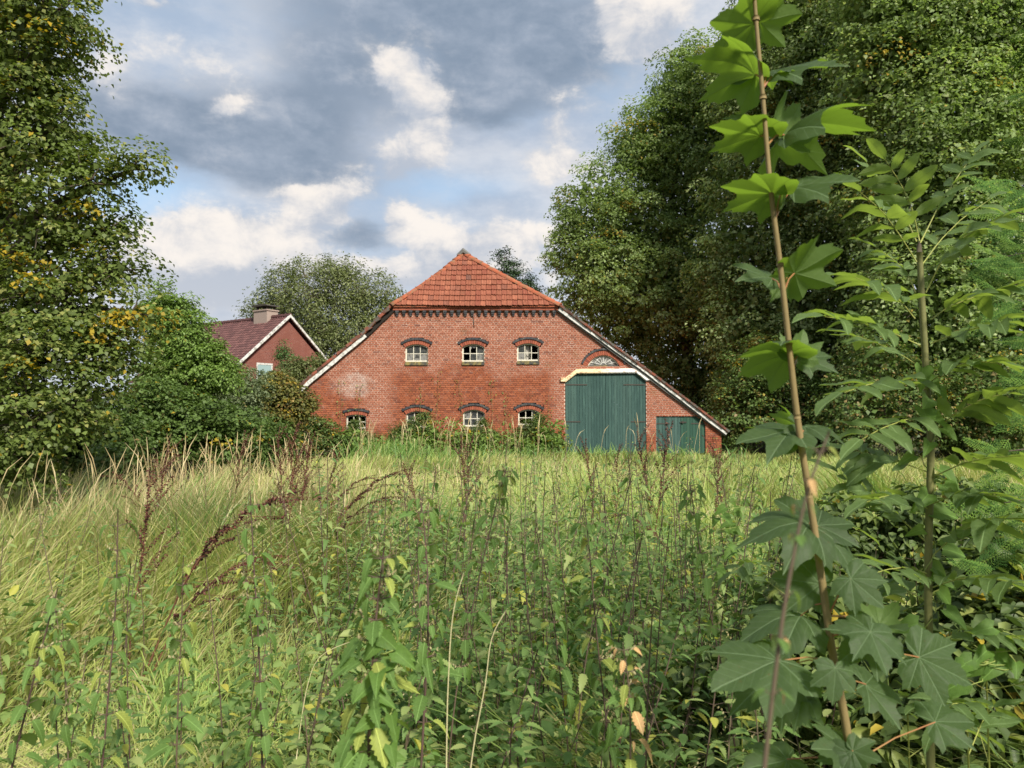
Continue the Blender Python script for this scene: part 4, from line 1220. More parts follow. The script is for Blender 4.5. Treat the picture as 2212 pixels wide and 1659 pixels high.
def blade_mesh(name, x, y, length, phi0, phi1, lean, width, segs, mt, lr, ly, zb=None, wdir=None):
    n = len(x)
    px, py, pz = x.copy(), y.copy(), (np.zeros(n) if zb is None else zb.copy())
    dl = length / segs
    rows = []
    wd = lean + math.pi / 2 + RNG.normal(size=n) * 0.7 if wdir is None else wdir
    sx, sy = np.cos(wd), np.sin(wd)
    for i in range(segs + 1):
        t = i / segs
        wv = width * (0.75 + 0.5 * t if t < 0.4 else 0.95 * (1 - ((t - 0.4) / 0.6) ** 1.6) + 0.06) * 0.5
        rows.append(np.stack([np.stack([px - sx * wv, py - sy * wv, pz], -1), np.stack([px + sx * wv, py + sy * wv, pz + wv * 0.3], -1)], 1))
        phi = phi0 + (phi1 - phi0) * (t + 0.5 / segs)
        px = px + np.sin(phi) * np.cos(lean) * dl; py = py + np.sin(phi) * np.sin(lean) * dl
        pz = np.maximum(pz + np.cos(phi) * dl, 0.02)
    V_ = np.stack(rows, 1).reshape(-1, 3)
    k = np.arange(n)[:, None] * (2 * (segs + 1))
    q = np.concatenate([k + np.array([[2 * i, 2 * i + 1, 2 * i + 3, 2 * i + 2]]) for i in range(segs)], 0)
    return mesh_np(name, V_, [q], MATS[mt], {'lr': np.tile(lr, segs), 'ly': np.tile(ly, segs)})

leaf_mat('grass', [(0, (0.10, 0.22, 0.06)), (0.35, (0.18, 0.31, 0.08)), (0.65, (0.35, 0.42, 0.11)), (0.85, (0.46, 0.46, 0.17)), (1, (0.50, 0.45, 0.22))], yellow=(0.46, 0.38, 0.21), trans=0.35, rough=0.45, spec=0.3, tint=(1.2, 1.25, 0.7))
leaf_mat('straw', [(0, (0.34, 0.26, 0.13)), (0.5, (0.47, 0.38, 0.20)), (1, (0.60, 0.50, 0.29))], yellow=(0.45, 0.30, 0.15), trans=0.2, rough=0.55, spec=0.25, tint=(1.0, 0.95, 0.8))

def scatter(n, y0, y1, pw, margin=1.4):
    """more blades near the path, thinning smoothly with distance"""
    u = RNG.random(n)
    e = 1 - pw
    y = (y0 ** e + (y1 ** e - y0 ** e) * u) ** (1 / e)
    x = (RNG.random(n) * 2 - 1) * (0.70 * y + margin)
    return x, y

def dryness(x, y):
    d = fld(x, y, 0.35, 3) * 0.35 + fld(x, y, 1.3, 4) * 0.25
    left = 1 / (1 + np.exp((x + 0.10 * y) * 1.6))             # the left half is drier
    far = np.clip((y - 5.5) / 3.0, 0, 1) * np.clip((24 - y) / 6, 0, 1)
    return np.clip(0.10 + 0.10 * np.clip((y - 4) / 4, 0, 1) + 0.55 * left * far + d * 0.5, 0.04, 1)

def lodged(x, y):
    return np.clip(0.5 + 0.75 * fld(x, y, 0.55, 8), 0, 1)

def sward(name, n, y0, y1, pw, segs, wmin, wmax, label):
    x, y = scatter(n, y0, y1, pw)
    keep = ~((y > BY - 0.3) & (x > XL - .3) & (x < XR + .3))
    x, y = x[keep], y[keep]; n = len(x)
    ang = fld(x, y, 0.5, 6) * 3.2 + 0.4 + RNG.normal(size=n) * 0.95
    lo = lodged(x, y)
    hk = np.clip(1.05 - np.clip((y - 9) / 18, 0, 1) * 0.62, 0.3, 1.1) * np.clip(0.8 + fld(x, y, 0.8, 9) * 0.35 + fld(x, y, 3.2, 19) * 0.38, 0.3, 1.6)
    length = (0.55 + 0.45 * RNG.random(n)) * hk
    phi0 = 0.08 + 0.55 * lo * RNG.random(n)
    phi1 = phi0 + 0.5 + 1.3 * lo * (0.4 + RNG.random(n)) + 0.35 * RNG.random(n)
    dr = dryness(x, y)
    ly = np.where(RNG.random(n) < dr, 0.35 + 0.65 * RNG.random(n), 0.0)
    bright = np.clip(0.24 + 0.48 * np.clip((y - 5) / 8, 0, 1) + 0.22 * fld(x, y, 0.7, 12) + 0.20 * fld(x, y, 2.6, 14), 0, 1)  # yellower far grass; sunlit far and shaded near also put into the colour
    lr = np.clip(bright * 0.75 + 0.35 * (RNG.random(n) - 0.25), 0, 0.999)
    width = wmin + (wmax - wmin) * np.clip((y - 2) / 22, 0, 1)
    width = width * (0.6 + 0.8 * RNG.random(n))
    ob(name, blade_mesh(name, x, y, length, phi0, phi1, ang, width, segs, 'grass', lr, ly), label=label, cat='grass', kind='stuff')
sward('meadow_grass', 46000, 1.3, 7.5, 1.15, 5, 0.0068, 0.013, 'long matted green grass in the near half of the meadow')
sward('far_meadow_grass', 72000, 6.8, 31.0, 1.15, 3, 0.007, 0.024, 'sunlit yellow-green grass reaching to the barn')

# upright straw stalks with bent seed heads
def stalks(name, x, y, h, label, bend=1.0):
    n = len(x)
    ang = RNG.random(n) * 6.28
    lr = RNG.random(n) * 0.999
    me1 = None
    px, py, pz = x.copy(), y.copy(), np.zeros(n)
    segs = 7
    phi = 0.02 + 0.32 * RNG.random(n) ** 1.5
    rows = []
    ph1 = 0.1 + 1.3 * RNG.random(n) ** 1.5 * bend
    wd = RNG.random(n) * 0.8 - 0.4
    dist = np.clip(y / 6, 0.5, 4)
    for i in range(segs + 1):
        t = i / segs
        head = 1.0 if t < 0.80 else (2.6 if t < 0.97 else 0.8)
        wv = 0.0017 * head * dist ** 0.7
        rows.append(np.stack([np.stack([px - np.cos(wd) * wv, py - np.sin(wd) * wv, pz], -1), np.stack([px + np.cos(wd) * wv, py + np.sin(wd) * wv, pz], -1)], 1))
        ph = phi + (ph1) * max(0, (t - 0.55) / 0.45) ** 1.5
        px = px + np.sin(ph) * np.cos(ang) * h / segs; py = py + np.sin(ph) * np.sin(ang) * h / segs; pz = pz + np.cos(ph) * h / segs
    V_ = np.stack(rows, 1).reshape(-1, 3)
    k = np.arange(n)[:, None] * (2 * (segs + 1))
    q = np.concatenate([k + np.array([[2 * i, 2 * i + 1, 2 * i + 3, 2 * i + 2]]) for i in range(segs)], 0)
    ob(name, mesh_np(name, V_, [q], MATS['straw'], {'lr': np.tile(lr, segs), 'ly': np.zeros(n * segs)}), label=label, cat='grass', kind='stuff')
xy = [scatter(3600, 6.0, 24, 0.9)]
x, y = xy[0]
kp = RNG.random(len(x)) < np.clip(dryness(x, y) * 1.6 - 0.45, 0.015, 1)
x, y = x[kp], y[kp]
stalks('dry_grass_stalks', x, y, (0.6 + 0.42 * RNG.random(len(x))) * np.clip(1.15 - y / 30, 0.35, 1), 'pale dry grass stalks standing over the meadow')
def cluster_xy(lst):
    xs_, ys_ = [], []
    for (px, Y, n, sx, sy) in lst:
        c = at(px, 950, Y)
        xs_.append(c.x + RNG.normal(size=n) * sx); ys_.append(Y + RNG.normal(size=n) * sy)
    return np.concatenate(xs_), np.concatenate(ys_)
x, y = cluster_xy([(810, 26, 20, 0.6, 0.5), (900, 27, 16, .7, .4), (1000, 26, 18, .7, .5), (1090, 26, 8, .6, .4), (1150, 27, 8, .5, .3), (1400, 28, 6, .5, .3), (1500, 28, 4, .6, .3), (1300, 28, 4, .6, .3)])
stalks('tall_seed_grass', x, y, 0.9 + 0.8 * RNG.random(len(x)), 'tall pale seed-head grasses standing before the barn wall', 1.5)
x, y = cluster_xy([(130, 8, 30, .35, .3), (350, 11, 30, .5, .5), (540, 12, 44, .8, .7), (660, 13, 40, .7, .7), (450, 12, 36, .6, .6), (280, 9.5, 18, .4, .4)])
stalks('tall_dry_grass', x, y, 0.8 + 0.6 * RNG.random(len(x)), 'clumps of tall straw-coloured grass before the left bushes', 1.1)
# fresh green clump in front of the wall
x, y = cluster_xy([(830, 26, 260, .8, .5), (900, 26.5, 160, .7, .4), (1000, 26.5, 160, 1.0, .4), (1110, 26.5, 160, .9, .4), (1250, 28, 120, 1.2, .4), (1450, 28, 120, 1.6, .4)])
n = len(x)
ob('fresh_grass', blade_mesh('fresh_grass', x, y, (0.35 + 0.35 * RNG.random(n)) * np.where(x < -3.2, 1.6, 1.0), 0.05 + 0.25 * RNG.random(n), 0.5 + 0.9 * RNG.random(n), RNG.random(n) * 6.28, 0.018 + 0.016 * RNG.random(n), 5, 'grass', 0.35 + 0.4 * RNG.random(n), np.zeros(n), wdir=RNG.normal(size=n) * 0.5), label='broad fresh green grass blades before the barn wall', cat='grass', kind='stuff')

# ------------------------------------------------------------------ leaf shapes
def leaf_strip(L, W, teeth, droop=0.25, fold=0.12, heart=False, tooth=0.22, shape=0.75):
    """one serrated leaf: base at origin, along +y, upper side +z; verts, quads"""
    st = 2 * teeth + 1
    V_, q = [], []
    for i in range(st + 1):
        t = i / st
        if heart: wv = W * (1 - t) ** 0.75 * (1.0 if t > 0.02 else 0.55)
        elif shape < 0: wv = W * 2.75 * t ** 0.6 * (1 - t) ** 1.05
        else: wv = W * 2.05 * t ** 0.65 * (1 - t) ** 0.75
        if tooth and 0 < i < st: wv *= (1 + tooth * (0.5 if i % 2 else -0.5))
        y = L * t + (L * tooth * 0.05 if i % 2 else 0)
        if heart and i == 0: y_e = -0.16 * L
        else: y_e = y
        z = -droop * L * t * t
        V_ += [(0, y, z), (wv, y_e, z + fold * wv), (-wv, y_e, z + fold * wv)]
    for i in range(st):
        a, b = 3 * i, 3 * (i + 1)
        q += [(a, a + 1, b + 1, b), (a, b, b + 2, a + 2)]
    return np.array(V_), np.array(q)

def frame(d, up):
    """rotation taking +y to d, +z near up"""
    d = Vector(d).normalized(); up = Vector(up)
    up = (up - d * up.dot(d))
    up = up.normalized() if up.length > 1e-6 else d.orthogonal().normalized()
    x = d.cross(up)
    return Matrix((x, d, up)).transposed()

class Leaves:
    def __init__(self): self.V, self.q, self.lr, self.ly, self.n = [], [], [], [], 0
    def add(self, Vq, M, pos, s, lr, ly):
        V_, q = Vq
        R_ = np.array(M)
        self.V.append(V_ @ R_.T * s + np.array(pos)); self.q.append(q + self.n); self.n += len(V_)
        self.lr.append(np.full(len(q), lr)); self.ly.append(np.full(len(q), ly))
    def mesh(self, name, mt):
        return mesh_np(name, np.concatenate(self.V), [np.concatenate(self.q)], MATS[mt], {'lr': np.concatenate(self.lr), 'ly': np.concatenate(self.ly)}, smooth=True)

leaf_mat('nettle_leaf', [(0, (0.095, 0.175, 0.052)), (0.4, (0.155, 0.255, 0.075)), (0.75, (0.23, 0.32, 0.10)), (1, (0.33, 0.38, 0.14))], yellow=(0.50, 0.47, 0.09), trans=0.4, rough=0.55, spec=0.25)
leaf_mat('tassel', [(0, (0.20, 0.17, 0.08)), (1, (0.33, 0.29, 0.15))], trans=0.1)
m_, nt = mat('nettle_stem')
p = wpos(nt)
oi = nt.n('ShaderNodeObjectInfo').outputs['Random']
c = nt.mix(nt.noise(p, 6, 4), nt.mix(oi, (0.055, 0.028, 0.032), (0.12, 0.11, 0.055)), (0.12, 0.075, 0.06))
finish(nt, c, 0.6, 0.3)

NL = [leaf_strip(1.0, 0.25, 7, 0.30, 0.30, tooth=0.34, shape=-1), leaf_strip(1.0, 0.22, 7, 0.55, 0.40, tooth=0.34, shape=-1), leaf_strip(1.0, 0.27, 6, 0.15, 0.20, tooth=0.34, shape=-1), leaf_strip(1.0, 0.20, 7, 0.85, 0.5, tooth=0.34, shape=-1)]
TAS = leaf_strip(1.0, 0.3, 1, 0.1, 0.2, tooth=0)
def nettle_proto(seed, H, lean, bare=0.2, leafy=1.0, small=1.0, yel=0.10):
    rr = random.Random(seed)
    N = 10
    a = rr.uniform(0, 6.28)
    path = []
    for i in range(N + 1):
        t = i / N
        path.append(Vector((math.cos(a) * lean * t ** 1.5 + 0.012 * math.sin(5 * t + seed), math.sin(a) * lean * t ** 1.5 * 0.6 + 0.012 * math.cos(4 * t + seed), H * t)))
    def pt(t):
        k = min(N - 1, int(t * N)); f = t * N - k
        return path[k].lerp(path[k + 1], f)
    st = MB(); st.tube(path, [0.0029 * (1 - 0.65 * i / N) + 0.0006 for i in range(N + 1)], 6)
    lv, ts = Leaves(), Leaves()
    nodes = int(H * (1 - bare) / 0.05)
    az_ = rr.uniform(0, 6.28)
    for k in range(nodes):
        t = bare + (1 - bare) * (k + 0.5) / nodes
        az_ += math.pi / 2 + rr.uniform(-0.3, 0.3)
        base = pt(min(t, 0.999))
        sz = 0.085 * small * (1.05 - 0.60 * t ** 1.6) * rr.uniform(0.75, 1.2)
        for s in (0, math.pi):
            if rr.random() > leafy: continue
            d = Vector((math.cos(az_ + s), math.sin(az_ + s), 0))
            el_ = rr.uniform(-0.5, 0.35) + 0.35 * (t - 0.5)
            pe = 0.022 + 0.012 * rr.random()
            b2 = base + d * pe + Vector((0, 0, pe * 0.4))
            st.tube([base, b2], [0.0012, 0.0008], 3, cap=False)
            dirv = d * math.cos(el_) + Vector((0, 0, math.sin(el_)))
            yl = (0.5 + 0.5 * rr.random()) if rr.random() < yel * (1.6 - t) else 0.0
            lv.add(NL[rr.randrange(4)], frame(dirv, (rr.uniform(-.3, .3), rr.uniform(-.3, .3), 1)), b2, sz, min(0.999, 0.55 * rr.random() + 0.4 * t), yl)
            if rr.random() < 0.2 and t > 0.5:
                for j in range(5):
                    pz = base + d * (0.008 + 0.007 * j) + Vector((0, 0, -0.004 * j * j * 0.6))
                    ts.add(TAS, frame((rr.uniform(-1, 1), rr.uniform(-1, 1), -1), (rr.uniform(-1, 1), 1, 0)), pz, 0.011, rr.random(), 0)
    return st.mesh('stem', MATS['nettle_stem'], smooth=True), lv.mesh('foliage', 'nettle_leaf'), (ts.mesh('flower_tassels', 'tassel') if ts.V else None)

protos = [nettle_proto(100 + i, 1.05 + 0.06 * i, 0.05 + 0.03 * (i % 5), bare=0.06 + 0.04 * (i % 4), leafy=(1.0, 0.9, 1.0, 0.75)[i % 4], small=(1.0, 0.75, 1.1, 0.7, 0.9)[i % 5], yel=0.07) for i in range(14)]
def place_nettle(x, y, hscale, rz, label, group, k, tilt=(0, 0)):
    st, lv, ts = protos[k]
    t = ob('nettle', None, loc=(x, y, 0), rot=(tilt[0], tilt[1], rz), label=label, cat='nettle', group=group)
    t.scale = (1, 1, hscale)
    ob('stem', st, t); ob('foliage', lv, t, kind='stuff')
    if ts: ob('flower_tassels', ts, t, kind='stuff')
    return t
NG = 'stinging nettles across the foreground'
rn = random.Random(77)
done = []
nets = []
cnt = 0
tries = 0
while cnt < 287 and tries < 6000:
    tries += 1
    px = rn.uniform(-40, 2100)
    Y = rn.uniform(1.9, 6.8) if rn.random() < 0.8 else rn.uniform(5, 9.0)
    dens = 0.10 + 0.9 * math.exp(-((px - 1270) / 420) ** 2) + 0.25 * math.exp(-((px - 560) / 120) ** 2) + 0.2 * math.exp(-((px - 150) / 150) ** 2)
    if Y > 5.5: dens *= 0.4
    if px < 700: dens *= 0.55
    if rn.random() > dens: continue
    x = (px - CX) / FOC * Y
    if any((x - a) ** 2 + (Y - b) ** 2 < 0.012 for a, b in done): continue
    done.append((x, Y))
    # tops stay below the horizon line, lower at the left
    top = rn.uniform(0.95, 1.47) * (0.84 if px < 700 else 1.0) * (0.82 if px > 1650 else 1.0)
    if Y < 2.6: top *= 0.82
    k = rn.randrange(14)
    ty = rn.choice((-1, 1)) * abs(rn.gauss(0, 0.11)); tx = rn.uniform(-0.14, 0.14)
    colw = [(-100, 'at the left edge'), (150, 'left of the arching docks'), (330, 'right of the arching docks'), (560, 'below the left bushes'), (760, 'below the left flank of the barn'), (880, 'below the first upper window'), (980, 'below the middle upper window'), (1090, 'below the third upper window'), (1200, 'below the left half of the big door'), (1310, 'below the right half of the big door'), (1410, 'below the small door'), (1540, 'left of the maple stem'), (1700, 'at the foot of the maple'), (1850, 'at the foot of the ash sapling')]
    zone = [c_[1] for c_ in colw if px >= c_[0]][-1]
    rowt = 'up front' if Y < 2.9 else ('second row' if Y < 3.8 else ('middle row' if Y < 4.8 else ('back row' if Y < 6.2 else 'far back')))
    look = ('tall ' if top > 1.28 else ('short ' if top < 1.05 else '')) + ('leafy ', 'sparse ', 'broad-leaved ', 'bare ', 'fine-leaved ')[k % 4 if k % 5 != 3 else 4]
    lean_ = ' leaning right' if ty > 0.05 else (' leaning left' if ty < -0.05 else '')
    lab = look + 'nettle' + lean_ + ' ' + rowt + ' ' + zone
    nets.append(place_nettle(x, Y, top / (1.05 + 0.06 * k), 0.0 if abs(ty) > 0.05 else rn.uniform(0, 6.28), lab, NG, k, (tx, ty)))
    cnt += 1

same = {}
for o in nets: same.setdefault(o['label'], []).append(o)
for lb_, lst_ in same.items():
    if len(lst_) == 2:
        lst_.sort(key=lambda o: o.location.y)
        lst_[0]['label'] = 'nearer ' + lb_; lst_[1]['label'] = 'farther ' + lb_
    elif len(lst_) == 3:
        lst_.sort(key=lambda o: o.location.x)
        for o, a_ in zip(lst_, ('leftmost ', 'middle ', 'rightmost ')): o['label'] = a_ + lb_

# low leafy herbs that close the gaps between the nettle stems
def herb_layer(name, n, px0, px1, y0, y1, label, mt='nettle_leaf', zmax=0.75, size=0.055, spread=1.0):
    rng = np.random.default_rng(n)
    ncl = n // 9
    Y = y0 + (y1 - y0) * rng.random(ncl); px = px0 + (px1 - px0) * rng.random(ncl)
    cx = (px - CX) / FOC * Y; cz = zmax * rng.random(ncl) ** 0.8 * np.clip(0.75 + 0.6 * fld(cx, Y, 2.0, 31), 0.25, 1.4)
    ci = np.repeat(np.arange(ncl), 9); m = len(ci)
    pos = np.stack([cx[ci], Y[ci], cz[ci] + 0.05], -1) + rng.normal(size=(m, 3)) * np.array([0.055, 0.055, 0.04]) * spread
    V_, q, k = leaf_cards(pos, unit(np.array([0, -0.2, 0.8]) + rng.normal(size=(m, 3)) * 0.45), rng.normal(size=(m, 3)) + np.array([0, -.2, -0.5]), size * (0.6 + 0.8 * rng.random(m)), 0.55, six=True)
    lr = np.clip(0.15 + 0.6 * rng.random(m), 0, 1); ly = (rng.random(m) < 0.03) * 0.8
    ob(name, mesh_np(name, V_, [q], MATS[mt], {'lr': np.tile(lr, k), 'ly': np.tile(ly, k)}), label=label, cat='herbs', kind='stuff')
herb_layer('nettle_undergrowth', 9000, 760, 1750, 2.4, 6.5, 'low nettle shoots filling the gaps between the tall nettle stems', zmax=0.7, size=0.048)
herb_layer('wall_weeds', 5200, 690, 1215, 28.6, 30.6, 'ragged weeds merging along the foot of the barn wall', mt='hazel', zmax=0.95, size=0.14, spread=3.2)
herb_layer('meadow_herbs', 1800, -60, 800, 2.2, 6.0, 'small leafy herbs scattered through the grass at the left', zmax=0.5, size=0.05)

# ------------------------------------------------------------------ docks gone to seed
m_, nt = mat('dock_stem'); finish(nt, nt.mix(nt.noise(wpos(nt), 8, 3), (0.10, 0.042, 0.026), (0.19, 0.10, 0.05)), 0.7, 0.2)
leaf_mat('dock_seed', [(0, (0.045, 0.014, 0.012)), (0.5, (0.085, 0.028, 0.02)), (1, (0.15, 0.055, 0.035))], trans=0.12)
SEED = leaf_strip(1.0, 0.42, 1, 0.1, 0.3, tooth=0)
def dock_proto(seed, H, arch, nbr, droop=0.0):
    rr = random.Random(seed)
    N = 12
    st = MB(); sd = Leaves()
    path = []
    p = Vector((0, 0, 0)); phi = 0.10 if arch < 0.5 else 0.35
    for i in range(N + 1):
        path.append(p.copy())
        ph = phi + arch * (i / N) ** 2.2 * 1.5
        p = p + Vector((math.sin(ph), 0.12 * math.sin(i), math.cos(ph))) * (H / N)
    st.tube(path, [0.0055 * (1 - 0.75 * i / N) for i in range(N + 1)], 6)
    def seeds(a, b, c, n, sz):
        for k in range(n):
            t = (k + 0.6) / n
            q = a.lerp(b, t).lerp(b.lerp(c, t), t)
            for j in range(6):
                dv = Vector((rr.uniform(-1, 1), rr.uniform(-1, 1), rr.uniform(-1.2, 0.4))).normalized()
                sd.add(SEED, frame(dv, (rr.uniform(-1, 1), rr.uniform(-1, 1), 1)), q + dv * 0.003, sz * rr.uniform(0.7, 1.2), rr.random() * 0.999, 0)
    for k in range(nbr):
        t = 0.42 + 0.5 * k / nbr
        i = int(t * N); a = path[i].lerp(path[i + 1], t * N - i)
        d = (path[i + 1] - path[i]).normalized()
        L = (0.30 - 0.22 * (t - 0.42)) * rr.uniform(0.7, 1.15)
        az_ = rr.uniform(0, 6.28)
        side = Vector((math.cos(az_), math.sin(az_), 0.1))
        b = a + (d * 0.75 + side * 0.35) * L * 0.5
        c = a + (d * 0.8 + side * 0.55 + Vector((0.2 * arch, 0, -0.25 * arch - droop))) * L
        st.tube([a, b, c], [0.0022, 0.0016, 0.0008], 4, cap=False)
        seeds(a, b, c, max(5, int(L / 0.016)), 0.013)
    for i in range(int(N * 0.62), N):
        seeds(path[i], path[i].lerp(path[i + 1], 0.5), path[i + 1], 5, 0.013)
    return st.mesh('stalk', MATS['dock_stem'], smooth=True), sd.mesh('seed_heads', 'dock_seed')
docks = [dock_proto(301, 1.25, 0.05, 10), dock_proto(302, 1.15, 0.25, 9), dock_proto(303, 1.35, 0.8, 9, 0.1), dock_proto(304, 1.3, 0.12, 12), dock_proto(305, 1.2, 1.0, 8, 0.15)]
def place_dock(px, Y, k, rz, h, label):
    t = ob('dock_plant', None, loc=((px - CX) / FOC * Y, Y, 0), rot=(0, 0, rz), label=label, cat='dock', group='docks gone to seed in the meadow')
    t.scale = (h,) * 3
    ob('stalk', docks[k][0], t); ob('seed_heads', docks[k][1], t, kind='stuff')
for (px, Y, k, rz, h, lb) in (
        (290, 4.2, 2, -0.15, 1.22, 'dock with brown seed heads arching to the right over matted grass'),
        (300, 4.15, 4, 0.1, 1.05, 'lower of the two docks arching right over matted grass'),
        (285, 4.5, 0, 1.0, 1.1, 'upright thin dock behind the arching docks'),
        (640, 8.6, 3, 0.5, 1.12, 'dense red-brown dock amid straw before the left bushes, left one of a cluster'),
        (665, 8.4, 2, 0.3, 0.95, 'dock leaning right out of the red-brown cluster before the left bushes'),
        (612, 9.0, 3, 2.0, 1.15, 'tallest dock of the red-brown cluster before the left bushes'),
        (690, 8.8, 1, 0.2, 1.1, 'thin dock at the right of the red-brown cluster'),
        (655, 6.6, 2, 0.1, 1.15, 'dark dock arching right in front of the red-brown cluster'),
        (625, 6.9, 3, 1.5, 1.2, 'dense dark dock in front of the red-brown cluster'),
        (680, 7.0, 4, -0.2, 1.1, 'dock bowing low to the right of the red-brown cluster'),
        (600, 7.4, 1, 0.6, 1.2, 'slender dock at the left of the red-brown cluster'),
        (345, 8.0, 2, 2.6, 1.0, 'dock leaning left before the linden'),
        (330, 7.6, 0, 0.7, 1.1, 'straight dock beside the linden branches'),
        (500, 10.0, 0, 0.2, 1.15, 'single straight dock in the straw-coloured grass'),
        (925, 7.2, 1, 3.0, 1.05, 'dock leaning left above the nettles at mid meadow'),
        (1000, 7.6, 3, 1.1, 1.1, 'bushy brown dock above the nettles, left of the meadow middle'),
        (1015, 7.9, 0, 2.1, 1.15, 'dock right behind the bushy brown one'),
        (1290, 8.2, 0, 2.3, 1.1, 'thin dark dock before the big green door'),
        (1330, 8.6, 3, 1.2, 1.0, 'dense dock before the big green door'),
        (1405, 7.2, 3, 0.3, 1.22, 'tall dark dock before the right edge of the big door'),
        (1415, 7.6, 3, 2.3, 1.18, 'second tall dock before the brick pier between the doors'),
        (1490, 6.6, 4, 3.0, 0.95, 'dock bowing over before the small door'),
        (1540, 8.4, 1, 0.9, 1.1, 'dock before the right corner of the barn'),
        (1570, 9.0, 0, 2.9, 1.1, 'dock right of the barn corner')):
    place_dock(px, Y, k, rz, h, lb)

# ------------------------------------------------------------------ saplings close to the camera
def vein_leaf_mat(name, top, under, trans_col, trans=0.45, sector=47.0, pinnate=False, rough=0.5):
    m_, nt = mat(name)
    uvn = nt.n('ShaderNodeUVMap').outputs[0]
    s = nt.n('ShaderNodeSeparateXYZ', {0: uvn}).outputs
    oi = nt.n('ShaderNodeObjectInfo').outputs['Random']
    if pinnate:
        sl, wl = s[1], nt.m('ABSOLUTE', s[0])
        sec_n, k = 11.0, 1.1
    else:
        r = nt.vm('LENGTH', uvn, out=1)
        th = nt.m('ARCTAN2', s[0], s[1])
        a = nt.m('DIVIDE', th, math.radians(sector))
        loc = nt.m('MULTIPLY', nt.m('SUBTRACT', a, nt.m('ROUND', a)), math.radians(sector))
        sl = nt.m('MULTIPLY', r, nt.m('COSINE', loc)); wl = nt.m('MULTIPLY', r, nt.m('ABSOLUTE', nt.m('SINE', loc)))
        sec_n, k = 7.5, 1.15
    main = nt.sm(wl, 0.016, 0.006)
    fr = nt.m('ABSOLUTE', nt.m('SUBTRACT', nt.m('FRACT', nt.m('MULTIPLY', nt.m('SUBTRACT', sl, nt.m('MULTIPLY', wl, k)), sec_n)), 0.5))
    sec = nt.m('MULTIPLY', nt.sm(fr, 0.06, 0.02), 0.55)
    vein = nt.m('MAXIMUM', main, sec)
    no = nt.noise(uvn, 7, 4, 0.6)
    spots = nt.sm(nt.noise(nt.vm('ADD', uvn, nt.n('ShaderNodeCombineXYZ', {0: nt.m('MULTIPLY', oi, 37.0), 1: 0.0, 2: 0.0}).outputs[0]), 9, 3, 0.7), 0.64, 0.69)
    tc_ = nt.mix(nt.m('MULTIPLY', oi, 0.55), top, tuple(min(1, c * 1.55) for c in top))
    tc_ = nt.mix(nt.sm(no, 0.35, 0.7), tc_, nt.mix(1.0, tc_, (0.78, 0.82, 0.78), 'MULTIPLY'))
    tc_ = nt.mix(nt.m('MULTIPLY', vein, 0.65), tc_, tuple(min(1, c * 3.0 + 0.03) for c in top))
    tc_ = nt.mix(nt.m('MULTIPLY', spots, 0.5), tc_, (0.10, 0.065, 0.03))
    uc = nt.mix(nt.m('MULTIPLY', vein, 0.5), under, tuple(min(1, c * 1.7) for c in under))
    bf = nt.n('ShaderNodeNewGeometry').outputs['Backfacing']
    c = nt.mix(bf, tc_, uc)
    b = nt.n('ShaderNodeBsdfPrincipled', {'Roughness': rough, 'Specular IOR Level': 0.2})
    nt.put(b.inputs['Base Color'], c)
    bn = nt.n('ShaderNodeBump', {'Strength': 0.35, 'Distance': 0.01, 'Height': nt.m('SUBTRACT', nt.m('MULTIPLY', no, 0.4), vein)})
    nt.put(b.inputs['Normal'], bn.outputs[0])
    trc = nt.mix(nt.m('MULTIPLY', vein, 0.45), trans_col, tuple(c * 0.45 for c in trans_col))
    tr = nt.n('ShaderNodeBsdfTranslucent', {'Color': trc})
    mx = nt.n('ShaderNodeMixShader', {0: trans, 1: b.outputs[0], 2: tr.outputs[0]})
    nt.n('ShaderNodeOutputMaterial', {'Surface': mx.outputs[0]})
vein_leaf_mat('maple_leaf', (0.054, 0.084, 0.036), (0.11, 0.17, 0.055), (0.23, 0.38, 0.03))
vein_leaf_mat('ash_leaf', (0.095, 0.145, 0.052), (0.17, 0.23, 0.09), (0.28, 0.40, 0.05), pinnate=True)
vein_leaf_mat('bindweed_leaf', (0.10, 0.18, 0.04), (0.17, 0.25, 0.07), (0.32, 0.46, 0.05), pinnate=True)
vein_leaf_mat('hero_nettle_leaf', (0.11, 0.19, 0.05), (0.14, 0.20, 0.08), (0.25, 0.38, 0.05), pinnate=True, rough=0.6)
vein_leaf_mat('yellow_leaf', (0.23, 0.27, 0.06), (0.27, 0.29, 0.09), (0.36, 0.40, 0.06), trans=0.35, pinnate=True)
vein_leaf_mat('dead_leaf', (0.45, 0.27, 0.12), (0.45, 0.30, 0.17), (0.5, 0.3, 0.12), trans=0.25, pinnate=True)
m_, nt = mat('sapling_bark')
p = wpos(nt)
c = nt.mix(nt.noise(nt.vm('MULTIPLY', p, (60, 60, 14)), 1.0, 5, 0.65), (0.13, 0.10, 0.04), (0.27, 0.20, 0.085))
finish(nt, c, 0.65, 0.25, nt.noise(nt.vm('MULTIPLY', p, (200, 200, 60)), 1.0, 3), 0.4, 0.002)
m_, nt = mat('ash_bark')
p = wpos(nt)
c = nt.mix(nt.noise(nt.vm('MULTIPLY', p, (50, 50, 12)), 1.0, 5, 0.65), (0.09, 0.10, 0.035), (0.21, 0.20, 0.075))
finish(nt, c, 0.6, 0.25, nt.noise(p, 120, 3), 0.4, 0.002)
m_, nt = mat('red_petiole'); finish(nt, nt.mix(nt.noise(wpos(nt), 20, 2), (0.30, 0.075, 0.05), (0.28, 0.20, 0.06)), 0.5, 0.3)
m_, nt = mat('rachis'); finish(nt, nt.mix(nt.noise(wpos(nt), 14, 2), (0.34, 0.34, 0.09), (0.24, 0.28, 0.07)), 0.5, 0.3)

